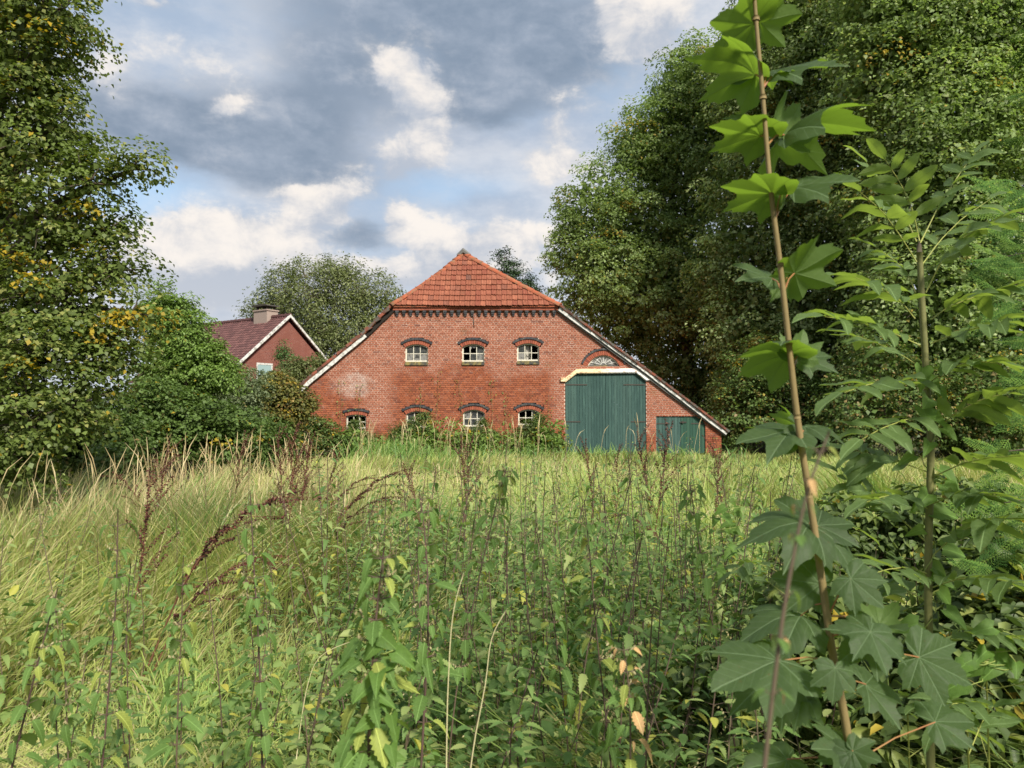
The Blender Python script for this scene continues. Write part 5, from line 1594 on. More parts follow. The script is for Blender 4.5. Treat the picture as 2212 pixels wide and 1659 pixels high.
MO = [(0, 1.0), (4, 0.90), (8, 0.85), (10, 0.88), (14, 0.76), (18, 0.74), (20, 0.66), (25, 0.59), (31, 0.64), (35, 0.70), (37, 0.76), (42, 0.78), (47, 0.90), (51, 0.79), (55, 0.79), (58, 0.71), (64, 0.70), (69, 0.62), (76, 0.52), (84, 0.55), (90, 0.56), (95, 0.60), (102, 0.64), (108, 0.57), (115, 0.54), (126, 0.46), (142, 0.36), (160, 0.22), (177, 0.07)]
def maple_mesh(seed, droop, cup, bend=0.1, twist=0.0):
    rr = random.Random(seed)
    out = []
    for sgn in (1, -1):
        pts = [(a * sgn, r * (1 + rr.uniform(-0.06, 0.06))) for a, r in MO]
        if sgn < 0: pts = pts[1:][::-1]
        out = out + pts if sgn > 0 else out + pts
    poly = [Vector((r * math.sin(math.radians(a)), r * math.cos(math.radians(a)))) for a, r in out]
    fine = []
    n = len(poly)
    for i in range(n):
        a, b = poly[i], poly[(i + 1) % n]
        fine += [a, a.lerp(b, 0.5)]
    rings = (0.0, 0.22, 0.45, 0.68, 0.86, 1.0)
    V_, uv = [], []
    m = len(fine)
    ph = rr.uniform(0, 6)
    for k, s in enumerate(rings):
        for v in fine:
            x, y = v.x * s, v.y * s
            r = math.hypot(x, y); th = math.atan2(x, y)
            a = th / math.radians(47); loc = (a - round(a)) * math.radians(47)
            wl = r * abs(math.sin(loc))
            z = cup * wl - droop * r * r + 0.022 * math.sin(5 * x + ph) + 0.03 * math.sin(6 * y + ph * 1.7) - bend * x * x + twist * x * y + 0.05 * r ** 3 * math.sin(3 * th + ph)
            V_.append((x, y, z)); uv.append((x, y))
    q = []
    for k in range(len(rings) - 1):
        for i in range(m):
            j = (i + 1) % m
            q.append((k * m + i, k * m + j, (k + 1) * m + j, (k + 1) * m + i))
    return mesh_np('leaf', V_, [np.array(q)], MATS['maple_leaf'], uv=uv, smooth=True)
MAPLE = [[maple_mesh(1, 0.22, 0.30, 0.25, 0.2), maple_mesh(11, 0.32, 0.25, 0.1, -0.3)], [maple_mesh(2, 0.45, 0.22, 0.3, -0.2), maple_mesh(12, 0.38, 0.35, 0.0, 0.25)], [maple_mesh(3, 0.10, 0.42, 0.35, 0.15), maple_mesh(13, 0.25, 0.30, 0.45, -0.15)], [maple_mesh(4, 0.6, 0.30, 0.2, 0.3), maple_mesh(14, 0.5, 0.4, 0.4, -0.3)]]

def path_tube(px_pts, rad, sides=8):
    pts = [at(px, py, Y) for px, py, Y in px_pts]
    # smooth it
    fine = []
    for i in range(len(pts) - 1):
        p0 = pts[max(i - 1, 0)]; p1 = pts[i]; p2 = pts[i + 1]; p3 = pts[min(i + 2, len(pts) - 1)]
        for j in range(4):
            t = j / 4
            fine.append(0.5 * ((2 * p1) + (p2 - p0) * t + (2 * p0 - 5 * p1 + 4 * p2 - p3) * t * t + (3 * p1 - p0 - 3 * p2 + p3) * t ** 3))
    fine.append(pts[-1])
    n = len(fine)
    mb = MB(); mb.tube(fine, [rad[0] + (rad[1] - rad[0]) * i / (n - 1) for i in range(n)], sides)
    return mb, fine

YM = 1.45
stem_px = [(1905, 2350, YM), (1868, 1900, YM), (1845, 1700, YM), (1828, 1570, YM), (1800, 1420, YM), (1775, 1250, YM), (1748, 1070, YM), (1722, 900, YM), (1704, 740, YM), (1685, 570, YM), (1664, 400, YM), (1648, 210, YM), (1633, 40, YM), (1622, -120, YM)]
mb, mfine = path_tube(stem_px, (0.0092, 0.0034), 9)
mbase = Vector((mfine[0].x, mfine[0].y, 0))
maple = thing('maple_sapling', mbase, 'tall thin maple sapling with large lobed leaves close by at the right', 'sapling')
mb.v = [(p[0], p[1], max(p[2], 0)) for p in mb.v]
ob('stem', mb.mesh('stem', MATS['sapling_bark'], origin=mbase, smooth=True), maple)
mb2 = MB()
for f in mfine[8::4]:
    mb2.tube([f - Vector((0, 0, 0.004)), f + Vector((0, 0, 0.004))], [0.0068, 0.0066], 8)
ob('nodes', mb2.mesh('nodes', MATS['sapling_bark'], origin=mbase, smooth=True), maple, kind='stuff')
lrr = random.Random(31)
def maple_leaf(node, base, tip, nv, k, dyb=0.0, dyt=0.0):
    back_ = 0.05 if base[1] < 1250 else 0.0
    b = at(base[0], base[1], YM + dyb + back_); t = at(tip[0], tip[1], YM + dyt + back_)
    nd = at(node[0], node[1], YM)
    nv = (nv[0] + lrr.uniform(-.35, .35), nv[1] + lrr.uniform(-.3, .3), nv[2])
    M = frame(t - b, nv).to_4x4()
    M = Matrix.Translation(b - mbase) @ M @ Matrix.Scale((t - b).length * (0.86 if base[1] < 1200 else 0.78), 4)
    lf = ob('leaf', MAPLE[k][int(base[0] + base[1]) % 2], maple, mat4=M)
    Mi = M.inverted()
    pb = MB()
    a0, a2 = nd - mbase, b - mbase
    a1 = a0.lerp(a2, 0.5) + Vector((0, 0, 0.008))
    s = (t - b).length
    pb.tube([Mi @ a0, Mi @ a1, Mi @ a2], [0.0022 / s, 0.0017 / s, 0.0016 / s], 6)
    ob('petiole', pb.mesh('petiole', MATS['red_petiole']), lf)
UPN = (0.05, 0.47, 0.87)
for (nd, b, t, nv, k, d0, d1) in (
        ((1623, -105), (1612, -120), (1535, -170), (0, .4, .9), 0, 0, 0), ((1623, -105), (1634, -122), (1715, -160), (0, .4, .9), 2, 0, .03), ((1622, -118), (1622, -128), (1630, -205), (0, .7, .5), 1, 0, .03),
        ((1634, 62), (1628, 52), (1506, 26), (0, .45, .9), 0, 0, -.03), ((1635, 60), (1640, 46), (1748, 20), UPN, 2, .02, .02),
        ((1650, 190), (1632, 160), (1512, 80), (0.3, .5, .8), 1, 0, .04), ((1650, 190), (1660, 158), (1806, 96), (-.2, -.35, .9), 0, 0, .05), ((1650, 188), (1686, 160), (1712, 128), UPN, 1, -.03, -.08),
        ((1657, 310), (1642, 294), (1514, 240), UPN, 0, 0, -.02), ((1659, 312), (1694, 290), (1845, 178), (-.3, .2, .9), 3, .02, .06), ((1659, 312), (1694, 291), (1716, 222), (0.3, .75, .55), 2, .0, .05), ((1656, 308), (1640, 282), (1608, 205), (.35, -.8, .3), 1, .05, .08),
        ((1672, 468), (1668, 420), (1538, 372), UPN, 0, -.05, -.06), ((1675, 470), (1714, 405), (1826, 322), (-.3, -.5, .8), 1, 0, .05), ((1675, 470), (1690, 410), (1726, 452), UPN, 3, -.04, -.08), ((1673, 466), (1660, 425), (1630, 440), (0, -.5, .8), 1, .05, .12),
        ((1690, 632), (1668, 602), (1576, 545), (.2, -.75, .6), 0, .03, .05), ((1692, 634), (1716, 590), (1835, 520), (-.1, .72, .7), 2, -.03, -.05), ((1692, 634), (1700, 600), (1660, 650), (.2, .6, .6), 1, .03, .06),
        ((1708, 806), (1702, 768), (1576, 706), (.1, .35, .9), 3, -.02, -.04), ((1708, 806), (1722, 770), (1735, 705), (.1, .9, .4), 2, -.03, 0), ((1710, 808), (1730, 772), (1818, 750), (-.2, -.55, .8), 0, .02, .04), ((1708, 806), (1700, 775), (1628, 772), (0, -.6, .8), 1, .05, .10),
        ((1728, 962), (1712, 930), (1566, 932), (.05, -.25, .95), 0, -.02, -.02), ((1729, 962), (1738, 925), (1802, 905), (-.2, -.4, .9), 2, 0, .06), ((1729, 962), (1735, 930), (1770, 1000), (0, -.6, .7), 3, -.03, -.06), ((1728, 960), (1722, 926), (1690, 880), (.1, .6, .7), 1, .04, .1),
        ((1762, 1165), (1748, 1130), (1592, 1126), (.05, -.35, .9), 1, -.03, -.06), ((1763, 1166), (1766, 1136), (1868, 1112), (-.1, -.6, .75), 0, .02, .04), ((1764, 1168), (1784, 1160), (1905, 1190), (0, -.3, .9), 3, 0, .0), ((1760, 1160), (1752, 1128), (1660, 1060), (.2, -.7, .6), 2, .06, .12), ((1762, 1165), (1755, 1150), (1690, 1190), (.1, -.5, .8), 1, .05, .1),
        ((1785, 1300), (1772, 1262), (1636, 1232), (0, -.75, .6), 0, .03, .05), ((1786, 1302), (1730, 1330), (1566, 1316), (0, -.3, .9), 3, .03, .0), ((1790, 1330), (1900, 1356), (1776, 1362), (.15, .6, .75), 2, .05, .02), ((1790, 1330), (1838, 1250), (1940, 1326), (-.25, -.8, .5), 0, -.03, -.08), ((1790, 1330), (1900, 1350), (1880, 1262), (.2, .8, .5), 1, .08, .12),
        ((1795, 1375), (1880, 1366), (1942, 1474), (0.1, -.85, .5), 0, -.10, -.18), ((1795, 1375), (1884, 1368), (1790, 1448), (.2, -.8, .5), 2, -.06, -.10), ((1800, 1400), (1985, 1420), (2155, 1484), (-.1, -.75, .65), 1, .05, .0), ((1806, 1430), (1680, 1428), (1494, 1470), (.05, -.45, .85), 0, -.05, -.12), ((1806, 1430), (1690, 1440), (1560, 1540), (0, -.6, .8), 1, .05, .0),
        ((1808, 1445), (1804, 1443), (1810, 1540), (.05, -.9, .4), 0, -.12, -.16), ((1815, 1480), (1735, 1492), (1630, 1528), (0, -.6, .8), 3, .05, .03), ((1815, 1480), (1870, 1478), (1990, 1530), (0, -.6, .8), 2, .06, .08),
        ((1836, 1620), (1842, 1622), (1925, 1652), (.0, -.8, .6), 2, -.04, -.08), ((1836, 1620), (1830, 1622), (1745, 1600), (.0, -.7, .7), 0, -.02, -.06), ((1836, 1620), (1836, 1628), (1800, 1710), (.0, -.8, .6), 1, -.04, -.08), ((1840, 1650), (2020, 1560), (2140, 1545), (0, -.5, .85), 0, .1, .1), ((1840, 1650), (1700, 1640), (1570, 1660), (0, -.5, .85), 2, .08, .05)):
    maple_leaf(nd, b, t, nv, k, d0, d1)

# ------------------------------------------------------------------ ash sapling
def leaf_uv_mesh(name, Vq, mt):
    V_, q = Vq
    return mesh_np(name, V_, [q], MATS[mt], uv=V_[:, :2], smooth=True)
def grid_leaf(L, W, shape, teeth, droop, fold, wave, seed):
    V_, q = leaf_strip(L, W, teeth, droop, fold, tooth=0.10, shape=shape)
    V_ = V_.copy()
    V_[:, 2] += wave * np.sin(V_[:, 1] * 9 + seed) * (0.4 + np.abs(V_[:, 0]) * 3)
    return V_, q
ASHL = [leaf_uv_mesh('leaflet', grid_leaf(1, 0.24, 0.85, 7, 0.25, 0.35, 0.03, 1), 'ash_leaf'), leaf_uv_mesh('leaflet', grid_leaf(1, 0.27, 0.8, 7, 0.45, 0.45, 0.03, 3), 'ash_leaf'), leaf_uv_mesh('leaflet', grid_leaf(1, 0.22, 0.9, 7, 0.1, 0.25, 0.04, 5), 'ash_leaf')]
def compound(parent, origin, pts, npair, llen, rr, nv=(0, 0.1, 1), start=0.28, rad=0.0019):
    """pts: world points along the rachis"""
    n = len(pts)
    def P(t):
        f = t * (n - 1); i = min(n - 2, int(f)); return pts[i].lerp(pts[i + 1], f - i)
    mb = MB(); mb.tube([P(i / 8) for i in range(9)], [rad * (1 - 0.6 * i / 8) for i in range(9)], 5)
    cl = ob('compound_leaf', mb.mesh('compound_leaf', MATS['rachis'], origin=origin, smooth=True), parent)
    for k in range(npair):
        t = start + (1 - start) * k / npair
        p = P(t); d = (P(min(1, t + 0.05)) - P(max(0, t - 0.05))).normalized()
        up = Vector(nv); up = (up - d * up.dot(d)).normalized()
        sd = d.cross(up)
        for s in (-1, 1):
            dirv = (d * rr.uniform(0.35, 0.75) + sd * s + up * rr.uniform(-0.25, 0.35)).normalized()
            n2 = (up + Vector((rr.uniform(-.35, .35), rr.uniform(-.35, .35), rr.uniform(-.2, .3)))).normalized()
            sz = llen * rr.uniform(0.8, 1.15) * (0.85 + 0.3 * math.sin(math.pi * (k + 0.5) / npair))
            M = Matrix.Translation(p - origin) @ frame(dirv, n2).to_4x4() @ Matrix.Scale(sz, 4)
            ob('leaflet', ASHL[rr.randrange(3)], cl, mat4=M)
    d = (P(1) - P(0.9)).normalized()
    M = Matrix.Translation(P(1) - origin) @ frame(d, nv).to_4x4() @ Matrix.Scale(llen * 1.1, 4)
    ob('leaflet', ASHL[0], cl, mat4=M)
    return cl
YA = 2.0
mb, afine = path_tube([(2010, 2270, YA), (2010, 1800, YA), (2010, 1567, YA), (2005, 1233, YA), (2011, 960, YA), (2003, 843, YA), (1994, 688, YA), (1986, 545, YA)], (0.0112, 0.0075), 9)
abase = Vector((afine[0].x, afine[0].y, 0))
mb.v = [(p[0], p[1], max(p[2], 0)) for p in mb.v]
ash = thing('ash_sapling', abase, 'straight green-stemmed ash sapling with feathered leaves right of the maple', 'sapling')
ob('stem', mb.mesh('stem', MATS['ash_bark'], origin=abase, smooth=True), ash)
mb = MB(); q = at(1986, 540, YA); mb.tube([q - Vector((0, 0, 0.01)), q + Vector((0, 0, 0.012)), q + Vector((0, 0, 0.024))], [0.0075, 0.006, 0.001], 6)
ob('bud', mb.mesh('bud', MATS['bark'], origin=abase, smooth=True), ash)
rr = random.Random(5)
for (pp, npair, ll, d0, d1) in (
        ([(1988, 525), (2030, 440), (2080, 365), (2108, 330)], 5, .058, 0, .05), ([(1986, 520), (1972, 455), (1945, 395), (1912, 345)], 4, .062, 0, -.08), ([(1980, 522), (1950, 455), (1905, 395), (1872, 352)], 4, .062, 0, .06),
        ([(1980, 566), (1945, 510), (1905, 455), (1858, 415)], 4, .066, 0, -.12), ([(1992, 572), (2030, 520), (2080, 470), (2140, 430)], 4, .066, 0, .10), ([(2000, 632), (2035, 560), (2090, 505), (2165, 470)], 4, .088, 0, -.10),
        ([(1978, 632), (1960, 590), (1930, 560), (1892, 535)], 4, .066, 0, .12), ([(1976, 688), (1945, 650), (1900, 620), (1848, 600)], 4, .085, 0, -.15), ([(2012, 690), (2050, 662), (2110, 640), (2190, 622)], 5, .075, 0, -.05),
        ([(2012, 742), (2060, 722), (2120, 705), (2185, 690)], 5, .075, 0, -.2), ([(1985, 745), (1920, 715), (1850, 695), (1782, 684)], 5, .078, 0, -.18), ([(2000, 800), (1940, 762), (1880, 735), (1830, 720)], 4, .07, 0, .15), ([(2008, 842), (1960, 828), (1890, 826), (1824, 848)], 4, .09, 0, -.2),
        ([(2018, 932), (2060, 895), (2120, 862), (2195, 845)], 4, .085, 0, -.15), ([(2012, 1022), (1950, 1000), (1890, 985), (1840, 972)], 4, .075, 0, .1), ([(2016, 1030), (2080, 1000), (2140, 988), (2205, 985)], 4, .085, 0, -.3), ([(2000, 1170), (1940, 1115), (1870, 1060), (1810, 1022)], 5, .07, 0, .1),
        ([(2010, 900), (1960, 905), (1905, 925), (1860, 950)], 4, .07, 0, -.2), ([(2010, 1090), (2060, 1070), (2110, 1065), (2160, 1075)], 4, .07, 0, -.2), ([(2006, 1100), (1960, 1075), (1915, 1070), (1870, 1085)], 4, .065, 0, -.15), ([(2003, 830), (2050, 795), (2100, 780), (2160, 785)], 4, .075, 0, -.2), ([(2005, 1240), (1960, 1225), (1915, 1230), (1870, 1245)], 4, .065, 0, -.25),
        ([(2012, 1202), (2070, 1150), (2130, 1125), (2200, 1118)], 4, .085, 0, -.25), ([(2010, 1270), (2070, 1250), (2140, 1250), (2210, 1262)], 4, .085, 0, -.25), ([(2005, 1300), (1950, 1270), (1900, 1262), (1850, 1275)], 4, .075, 0, .15), ([(2012, 1400), (2070, 1370), (2130, 1365), (2200, 1380)], 4, .08, 0, -.1)):
    pts = [at(x, y, YA + d0 + (d1 - d0) * i / (len(pp) - 1)) for i, (x, y) in enumerate(pp)]
    compound(ash, abase, pts, npair + 1, ll * 1.22, rr, nv=(rr.uniform(-.2, .2), rr.uniform(-0.5, 0.15), 1))
# young ash seedlings at the lower right
for i, (px, py, Y, n_, lb) in enumerate(((2130, 1500, 1.9, 5, 'young ash seedling low at the right edge'), (1700, 1180, 2.8, 5, 'young ash seedling behind the maple stem'), (2090, 1640, 1.7, 5, 'young ash seedling in the bottom right corner'), (1600, 1560, 2.3, 4, 'young ash seedling left of the lowest maple leaves'), (1960, 1580, 2.1, 5, 'young ash seedling at the foot of the ash sapling'))):
    top = at(px, py - 60, Y); b0 = Vector((top.x, top.y, 0))
    t = thing('ash_seedling', b0, lb, 'seedling', 'ash seedlings below the saplings')
    mb = MB(); mb.tube([b0, b0.lerp(top, 0.5) + Vector((0.01, 0.01, 0)), top], [0.004, 0.003, 0.002], 6)
    ob('stem', mb.mesh('stem', MATS['rachis'], origin=b0, smooth=True), t)
    for j in range(n_):
        a = 6.28 * j / n_ + i; st_ = b0.lerp(top, 0.72 + 0.28 * j / n_)
        L = 0.24
        pts = [st_, st_ + Vector((math.cos(a), math.sin(a), 0.5)) * L * 0.4, st_ + Vector((math.cos(a), math.sin(a), 0.35)) * L * 0.75, st_ + Vector((math.cos(a), math.sin(a), 0.15)) * L]
        compound(t, b0, pts, 4, 0.075, rr, rad=0.0014)

# ------------------------------------------------------------------ bindweed
HEART = [leaf_uv_mesh('leaf', leaf_strip(1, 0.46, 3, 0.25, 0.30, heart=True, tooth=0.0), 'bindweed_leaf'), leaf_uv_mesh('leaf', leaf_strip(1, 0.40, 3, 0.5, 0.40, heart=True, tooth=0.0), 'bindweed_leaf')]
m_, nt = mat('vine_stem'); finish(nt, (0.22, 0.27, 0.07), 0.6, 0.3)
def bindweed(label, px_pts, Y, twist, n_leaf, size, seed):
    rr = random.Random(seed)
    N = 40
    pts = []
    for i in range(N + 1):
        f = i / N * (len(px_pts) - 1); k = min(len(px_pts) - 2, int(f)); g = f - k
        p = at(px_pts[k][0] * (1 - g) + px_pts[k + 1][0] * g, px_pts[k][1] * (1 - g) + px_pts[k + 1][1] * g, Y)
        pts.append(p + Vector((math.cos(i * 0.9), math.sin(i * 0.9), 0)) * twist)
    o = Vector((pts[0].x, pts[0].y, max(0, pts[0].z)))
    t = thing('bindweed', o, label, 'vine', 'bindweed twining up other plants')
    mb = MB(); mb.tube(pts, 0.0014, 5); ob('stem', mb.mesh('stem', MATS['vine_stem'], origin=o, smooth=True), t)
    for j in range(n_leaf):
        p = pts[int((j + 0.5) / n_leaf * N)]
        a = rr.uniform(2.4, 7.0)
        d = Vector((math.cos(a), math.sin(a) * 0.7 - 0.3, rr.uniform(-0.9, -0.1)))
        b = p + Vector((d.x, d.y, 0.3)) * 0.022
        M = Matrix.Translation(b - o) @ frame(d, (rr.uniform(-.4, .4), -0.9, 0.7)).to_4x4() @ Matrix.Scale(size * rr.uniform(0.7, 1.2), 4)
        ob('leaf', HEART[rr.randrange(2)], t, mat4=M)
bindweed('yellow-green bindweed twining up the ash sapling', [(2010, 1420), (2006, 1250), (2008, 1050), (2004, 900), (1998, 790)], YA, 0.016, 22, 0.062, 1)
bindweed('bindweed wrapped round the near nettle at the bottom', [(800, 1660), (845, 1560), (800, 1480), (850, 1420), (815, 1370)], 1.5, 0.02, 16, 0.042, 2)
bindweed('bindweed climbing the dock stems left of the maple', [(1560, 1250), (1590, 1160), (1550, 1110), (1600, 1080)], 3.4, 0.05, 16, 0.06, 3)
bindweed('bindweed trailing at the right edge below the conifer sprays', [(2070, 1500), (2120, 1420), (2160, 1440), (2200, 1350)], 1.9, 0.03, 12, 0.06, 4)

# ------------------------------------------------------------------ big near nettles, leaf by leaf
NLM = [leaf_uv_mesh('leaf', v, 'hero_nettle_leaf') for v in NL]
NLY = [leaf_uv_mesh('leaf', v, 'yellow_leaf') for v in NL]
NLD = [leaf_uv_mesh('leaf', v, 'dead_leaf') for v in NL]
def hero(label, px_pts, Y, r0, nleaf, size, seed, t0=0.1, yel=0.15, dead=0.0, group=NG, tass=0.3):
    rr = random.Random(seed)
    mb, fine = path_tube([(x, y, Y) for x, y in px_pts], (r0, r0 * 0.4), 7)
    b0 = fine[0].copy()
    if b0.z > 0.02:                                   # carry the stem down to the ground
        g = Vector((b0.x, b0.y + 0.03, 0))
        mb.tube([g, b0], [r0 * 1.1, r0], 7)
    else: g = Vector((b0.x, b0.y, 0))
    t = thing('nettle', g, label, 'nettle', group)
    n = len(fine)
    az_ = rr.uniform(0, 6)
    ts = Leaves()
    for k in range(nleaf // 2):
        f = t0 + (1 - t0) * (k + 0.5) / (nleaf // 2)
        p = fine[min(n - 1, int(f * (n - 1)))]
        az_ += math.pi / 2 + rr.uniform(-0.4, 0.4)
        for s in (0, math.pi, 0.5, 3.7, 2.2):
            sh = 1.0 if s in (0, math.pi) else rr.uniform(0.35, 0.7)          # small leaves of the side shoots
            if sh < 1 and rr.random() < 0.35: continue
            d = Vector((math.cos(az_ + s), math.sin(az_ + s), 0))
            b = p + d * size * 0.33 + Vector((0, 0, 0.006))
            mb.tube([p, b], [r0 * 0.24, r0 * 0.17], 4, cap=False)
            e = rr.uniform(-1.1, -0.05)
            dv = d * math.cos(e) + Vector((0, 0, math.sin(e)))
            u = rr.random()
            lib = NLD if u < dead else (NLY if u < dead + yel * 0.7 else NLM)
            M = Matrix.Translation(b - g) @ frame(dv, (rr.uniform(-.3, .3), rr.uniform(-.5, .1), 1)).to_4x4() @ Matrix.Scale(size * sh * rr.uniform(0.65, 1.2) * (1.1 - 0.5 * f), 4)
            ob('leaf', lib[rr.randrange(4)], t, mat4=M)
            if rr.random() < tass and f > 0.3:
                for j in range(6):
                    ts.add(TAS, frame((rr.uniform(-1, 1), rr.uniform(-1, 1), -1), (rr.uniform(-1, 1), 1, 0)), p + d * (0.006 + 0.006 * j) + Vector((0, 0, 0.004 * j)) - g, 0.009, rr.random(), 0)
    ob('stem', mb.mesh('stem', MATS['nettle_stem'], origin=g, smooth=True), t)
    if ts.V: ob('flower_tassels', ts.mesh('flower_tassels', 'tassel'), t, kind='stuff')
hero('near nettle with long yellow-green leaves at the bottom, hung with bindweed', [(795, 1700), (800, 1520), (812, 1340), (830, 1180)], 1.5, 0.0036, 40, 0.081, 1, 0.12, 0.3)
hero('tall dark nettle stem in the matted grass at the left', [(205, 1800), (222, 1640), (238, 1450), (250, 1300), (255, 1100)], 2.2, 0.0034, 34, 0.075, 2, 0.1, 0.2)
hero('tall nettle just left of the near nettle patch, dark straight stem', [(568, 1800), (566, 1640), (560, 1420), (550, 1250), (540, 1060)], 2.2, 0.0034, 44, 0.075, 3, 0.1, 0.12)
hero('slender nettle with yellowed leaves between the two tall left nettles', [(380, 1700), (385, 1500), (392, 1350), (396, 1200)], 2.3, 0.0028, 34, 0.070, 4, 0.05, 0.3)
hero('nettle leaning right at the lower left corner', [(15, 1700), (50, 1560), (90, 1400), (125, 1270)], 1.9, 0.0030, 22, 0.070, 5, 0.1, 0.25)
hero('thin nettle beside the leaning one at the lower left', [(150, 1750), (146, 1600), (140, 1450), (135, 1340)], 2.1, 0.0025, 28, 0.066, 6, 0.1, 0.2)
hero('dark nettle stem leaning left before the maple', [(1600, 1700), (1570, 1500), (1530, 1300), (1500, 1110), (1490, 1040)], 2.4, 0.0032, 32, 0.066, 7, 0.2, 0.15)
hero('nettle leaning right in the middle of the patch, long bare dark stem', [(960, 1750), (985, 1500), (1030, 1270), (1075, 1080), (1095, 1010)], 2.5, 0.0033, 40, 0.070, 8, 0.3, 0.1)
hero('dark upright nettle stem at the centre bottom', [(905, 1750), (918, 1500), (925, 1350), (920, 1180), (905, 1060)], 2.0, 0.0036, 34, 0.075, 9, 0.15, 0.15)
hero('nettle with hanging yellow leaves right of the centre', [(1330, 1750), (1310, 1560), (1290, 1380), (1275, 1210), (1262, 1080)], 2.3, 0.0030, 40, 0.072, 10, 0.1, 0.25)
hero('nettle stem behind the yellow-leaved one, leaning left', [(1240, 1750), (1215, 1500), (1190, 1300), (1160, 1150)], 2.6, 0.0030, 40, 0.070, 11, 0.1, 0.1)
hero('withered nettle with reddish leaves low at the bottom right of the patch', [(1360, 1750), (1362, 1600), (1358, 1480), (1345, 1390)], 1.6, 0.0026, 24, 0.053, 12, 0.1, 0.2, 0.4)
hero('blurred purple nettle stem right in front of the maple, nearly leafless', [(1640, 1760), (1662, 1560), (1690, 1340), (1720, 1170), (1748, 1050), (1792, 930)], 0.62, 0.0022, 14, 0.019, 13, 0.2, 0.2, 0.2, tass=0.0)

# ------------------------------------------------------------------ pale grass stalks standing singly
m_, nt = mat('pale_stalk'); finish(nt, (0.52, 0.47, 0.27), 0.5, 0.3)
for i, (pp, Y, lb) in enumerate((([(963, 1800), (965, 1600), (968, 1480), (978, 1330), (1003, 1232)], 1.6, 'single pale grass stalk rising straight among the nettles'), ([(1000, 1800), (1022, 1620), (1048, 1480), (1062, 1380), (1095, 1315)], 1.7, 'pale grass stalk bending right among the nettles'), ([(640, 1640), (660, 1500), (690, 1420), (760, 1385)], 2.4, 'pale grass stalk bending right left of the nettle patch'))):
    mb, fine = path_tube([(x, y, Y) for x, y in pp], (0.0016, 0.0009), 5)
    b0 = Vector((fine[0].x, fine[0].y, 0)); mb.tube([b0, fine[0]], 0.0016, 5)
    ob('grass_stalk', mb.mesh('grass_stalk', MATS['pale_stalk'], origin=b0, smooth=True), loc=b0, label=lb, cat='grass stalk', group='single pale grass stalks')

# ------------------------------------------------------------------ conifer reaching in from the right
leaf_mat('cypress', [(0, (0.035, 0.085, 0.020)), (0.5, (0.07, 0.145, 0.030)), (1, (0.17, 0.27, 0.05))], trans=0.2, rough=0.8, spec=0.08)
def spray(seed):
    rr = random.Random(seed)
    V_, q, lr = [], [], []
    def strip(a, b, wd, sh):
        d = (b - a); sx = Vector((-d.y, d.x, 0)).normalized() * wd
        k = len(V_)
        V_.extend([tuple(a - sx), tuple(a + sx), tuple(b + sx * 0.5), tuple(b - sx * 0.5), tuple(a.lerp(b, 0.5) + Vector((0, 0, wd * 0.8)))])
        q.extend([(k, k + 1, k + 4), (k + 1, k + 2, k + 4), (k + 2, k + 3, k + 4), (k + 3, k, k + 4)]); lr.extend([sh] * 4)
    N = 16
    ax = [Vector((0.03 * math.sin(i * 0.4 + seed), i / N, -0.18 * (i / N) ** 2)) for i in range(N + 1)]
    for i in range(N):
        strip(ax[i], ax[i + 1], 0.010, 0.3)
        if i < 1: continue
        for s in (-1, 1):
            L = 0.36 * (1 - i / N) ** 0.7 * rr.uniform(0.75, 1.15) + 0.05
            d = Vector((s * 0.75, 0.65, rr.uniform(-0.12, 0.08))).normalized()
            m = max(2, int(L / 0.045))
            p = ax[i]
            for j in range(m):
                p2 = p + d * (L / m) + Vector((0, 0, -0.008 * j))
                strip(p, p2, 0.0085, 0.4 + 0.5 * j / m)
                if j < m - 1:
                    for s2 in (-1, 1):
                        e = Vector((d.x * 0.6 - s2 * d.y * 0.75, d.y * 0.6 + s2 * d.x * 0.75, rr.uniform(-.1, .1)))
                        strip(p2, p2 + e * 0.055 * rr.uniform(0.7, 1.3), 0.0075, 0.5 + 0.49 * rr.random())
                p = p2
    return mesh_np('spray', V_, [np.array(q)], MATS['cypress'], {'lr': lr, 'ly': [0] * len(lr)})
SPR = [spray(1), spray(2), spray(3)]
cb_ = at(2420, 1400, 2.9); cb_.z = 0
cyp = thing('cypress_bush', cb_, 'bright green cypress sprays reaching in at the right edge', 'conifer')
mb = MB(); mb.tube([cb_, cb_ + Vector((0.02, 0, 1.2)), cb_ + Vector((0, 0.05, 2.6)), cb_ + Vector((0.05, 0.05, 3.3))], [0.05, 0.04, 0.02, 0.008], 8)
rr = random.Random(8)
tubes = mb
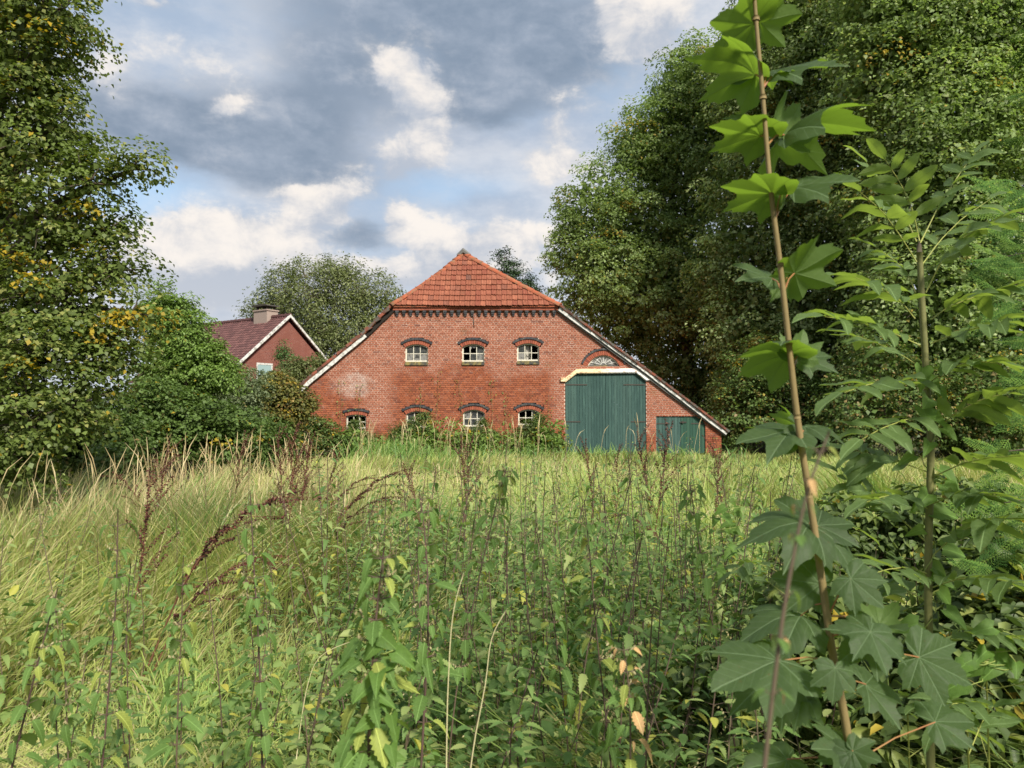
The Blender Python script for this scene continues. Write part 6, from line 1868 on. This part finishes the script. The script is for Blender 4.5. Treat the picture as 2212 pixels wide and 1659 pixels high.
for j in range(74):
    if j < 30: px, py = rr.uniform(2165, 2310), rr.uniform(390, 660)
    elif j < 56: px, py = rr.uniform(2130, 2310), rr.uniform(890, 1230)
    else: px, py = rr.uniform(2190, 2330), rr.uniform(660, 900)
    if px < 2110 and py < 1000: px += 60
    p = at(px, py, 2.75 + rr.uniform(-0.35, 0.25))
    root = Vector((cb_.x, cb_.y, min(3.2, max(0.2, p.z - 0.15 * (cb_.x - p.x)))))
    d = Vector((-1, rr.uniform(-0.5, 0.35), rr.uniform(-0.7, 0.8))).normalized()
    M = Matrix.Translation(p - cb_) @ frame(d, (rr.uniform(-.3, .3), -0.75, 0.75)).to_4x4() @ Matrix.Scale(rr.uniform(0.11, 0.19), 4)
    ob('spray', SPR[j % 3], cyp, mat4=M)
    if j % 2 == 0: tubes.tube([root, root.lerp(p, 0.6) + Vector((0, 0, 0.05)), p], [0.006, 0.004, 0.002], 4, cap=False)
for j in range(150):                                              # the rest of the bush, beyond the picture's edge
    a_ = rr.uniform(-1.9, 2.2); z_ = rr.uniform(0.25, 3.25)
    R_ = rr.uniform(0.15, 0.75) * (1.1 - 0.28 * z_)
    p = cb_ + Vector((math.cos(a_) * R_, math.sin(a_) * R_, z_))
    d = Vector((math.cos(a_), math.sin(a_), rr.uniform(-0.4, 0.7))).normalized()
    M = Matrix.Translation(p - cb_) @ frame(d, (rr.uniform(-.4, .4), rr.uniform(-.8, .3), 0.75)).to_4x4() @ Matrix.Scale(rr.uniform(0.16, 0.28), 4)
    ob('spray', SPR[j % 3], cyp, mat4=M)
ob('stem', tubes.mesh('stem', MATS['bark'], origin=cb_, smooth=True), cyp)

# ------------------------------------------------------------------ leafy thicket under the saplings
leaf_mat('thicket', [(0, (0.06, 0.095, 0.028)), (0.5, (0.105, 0.155, 0.045)), (0.85, (0.165, 0.22, 0.06)), (1, (0.26, 0.30, 0.08))], trans=0.32)
for i, (px, Y, lst, n_, lb) in enumerate((
        (1750, 2.9, [(1700, 1500, 2.9, 140), (1580, 1540, 2.9, 120), (1830, 1460, 2.9, 130), (1760, 1330, 3.0, 110)], 230, 'leafy thicket below the maple sapling'),
        (2100, 2.6, [(2060, 1480, 2.6, 150), (2180, 1420, 2.6, 140), (1960, 1560, 2.6, 140), (2160, 1600, 2.5, 150), (2120, 1280, 2.8, 90)], 300, 'leafy thicket below the ash sapling at the right edge'),
        (1900, 4.6, [(1850, 1180, 4.6, 110), (1980, 1160, 4.6, 120), (2100, 1150, 4.6, 120), (1780, 1230, 4.4, 90)], 240, 'thicket of brambles behind the two saplings'))):
    bush(lb, 'leafy_thicket', px, Y, lst, 700 + i, n_, 17, 0.13, 0.06, 'thicket', 'shoot_stem', group='thickets under the saplings', six=True, aspect=0.6, yell=0.03, tr=0.006, shell=0.8, flat=0.8)
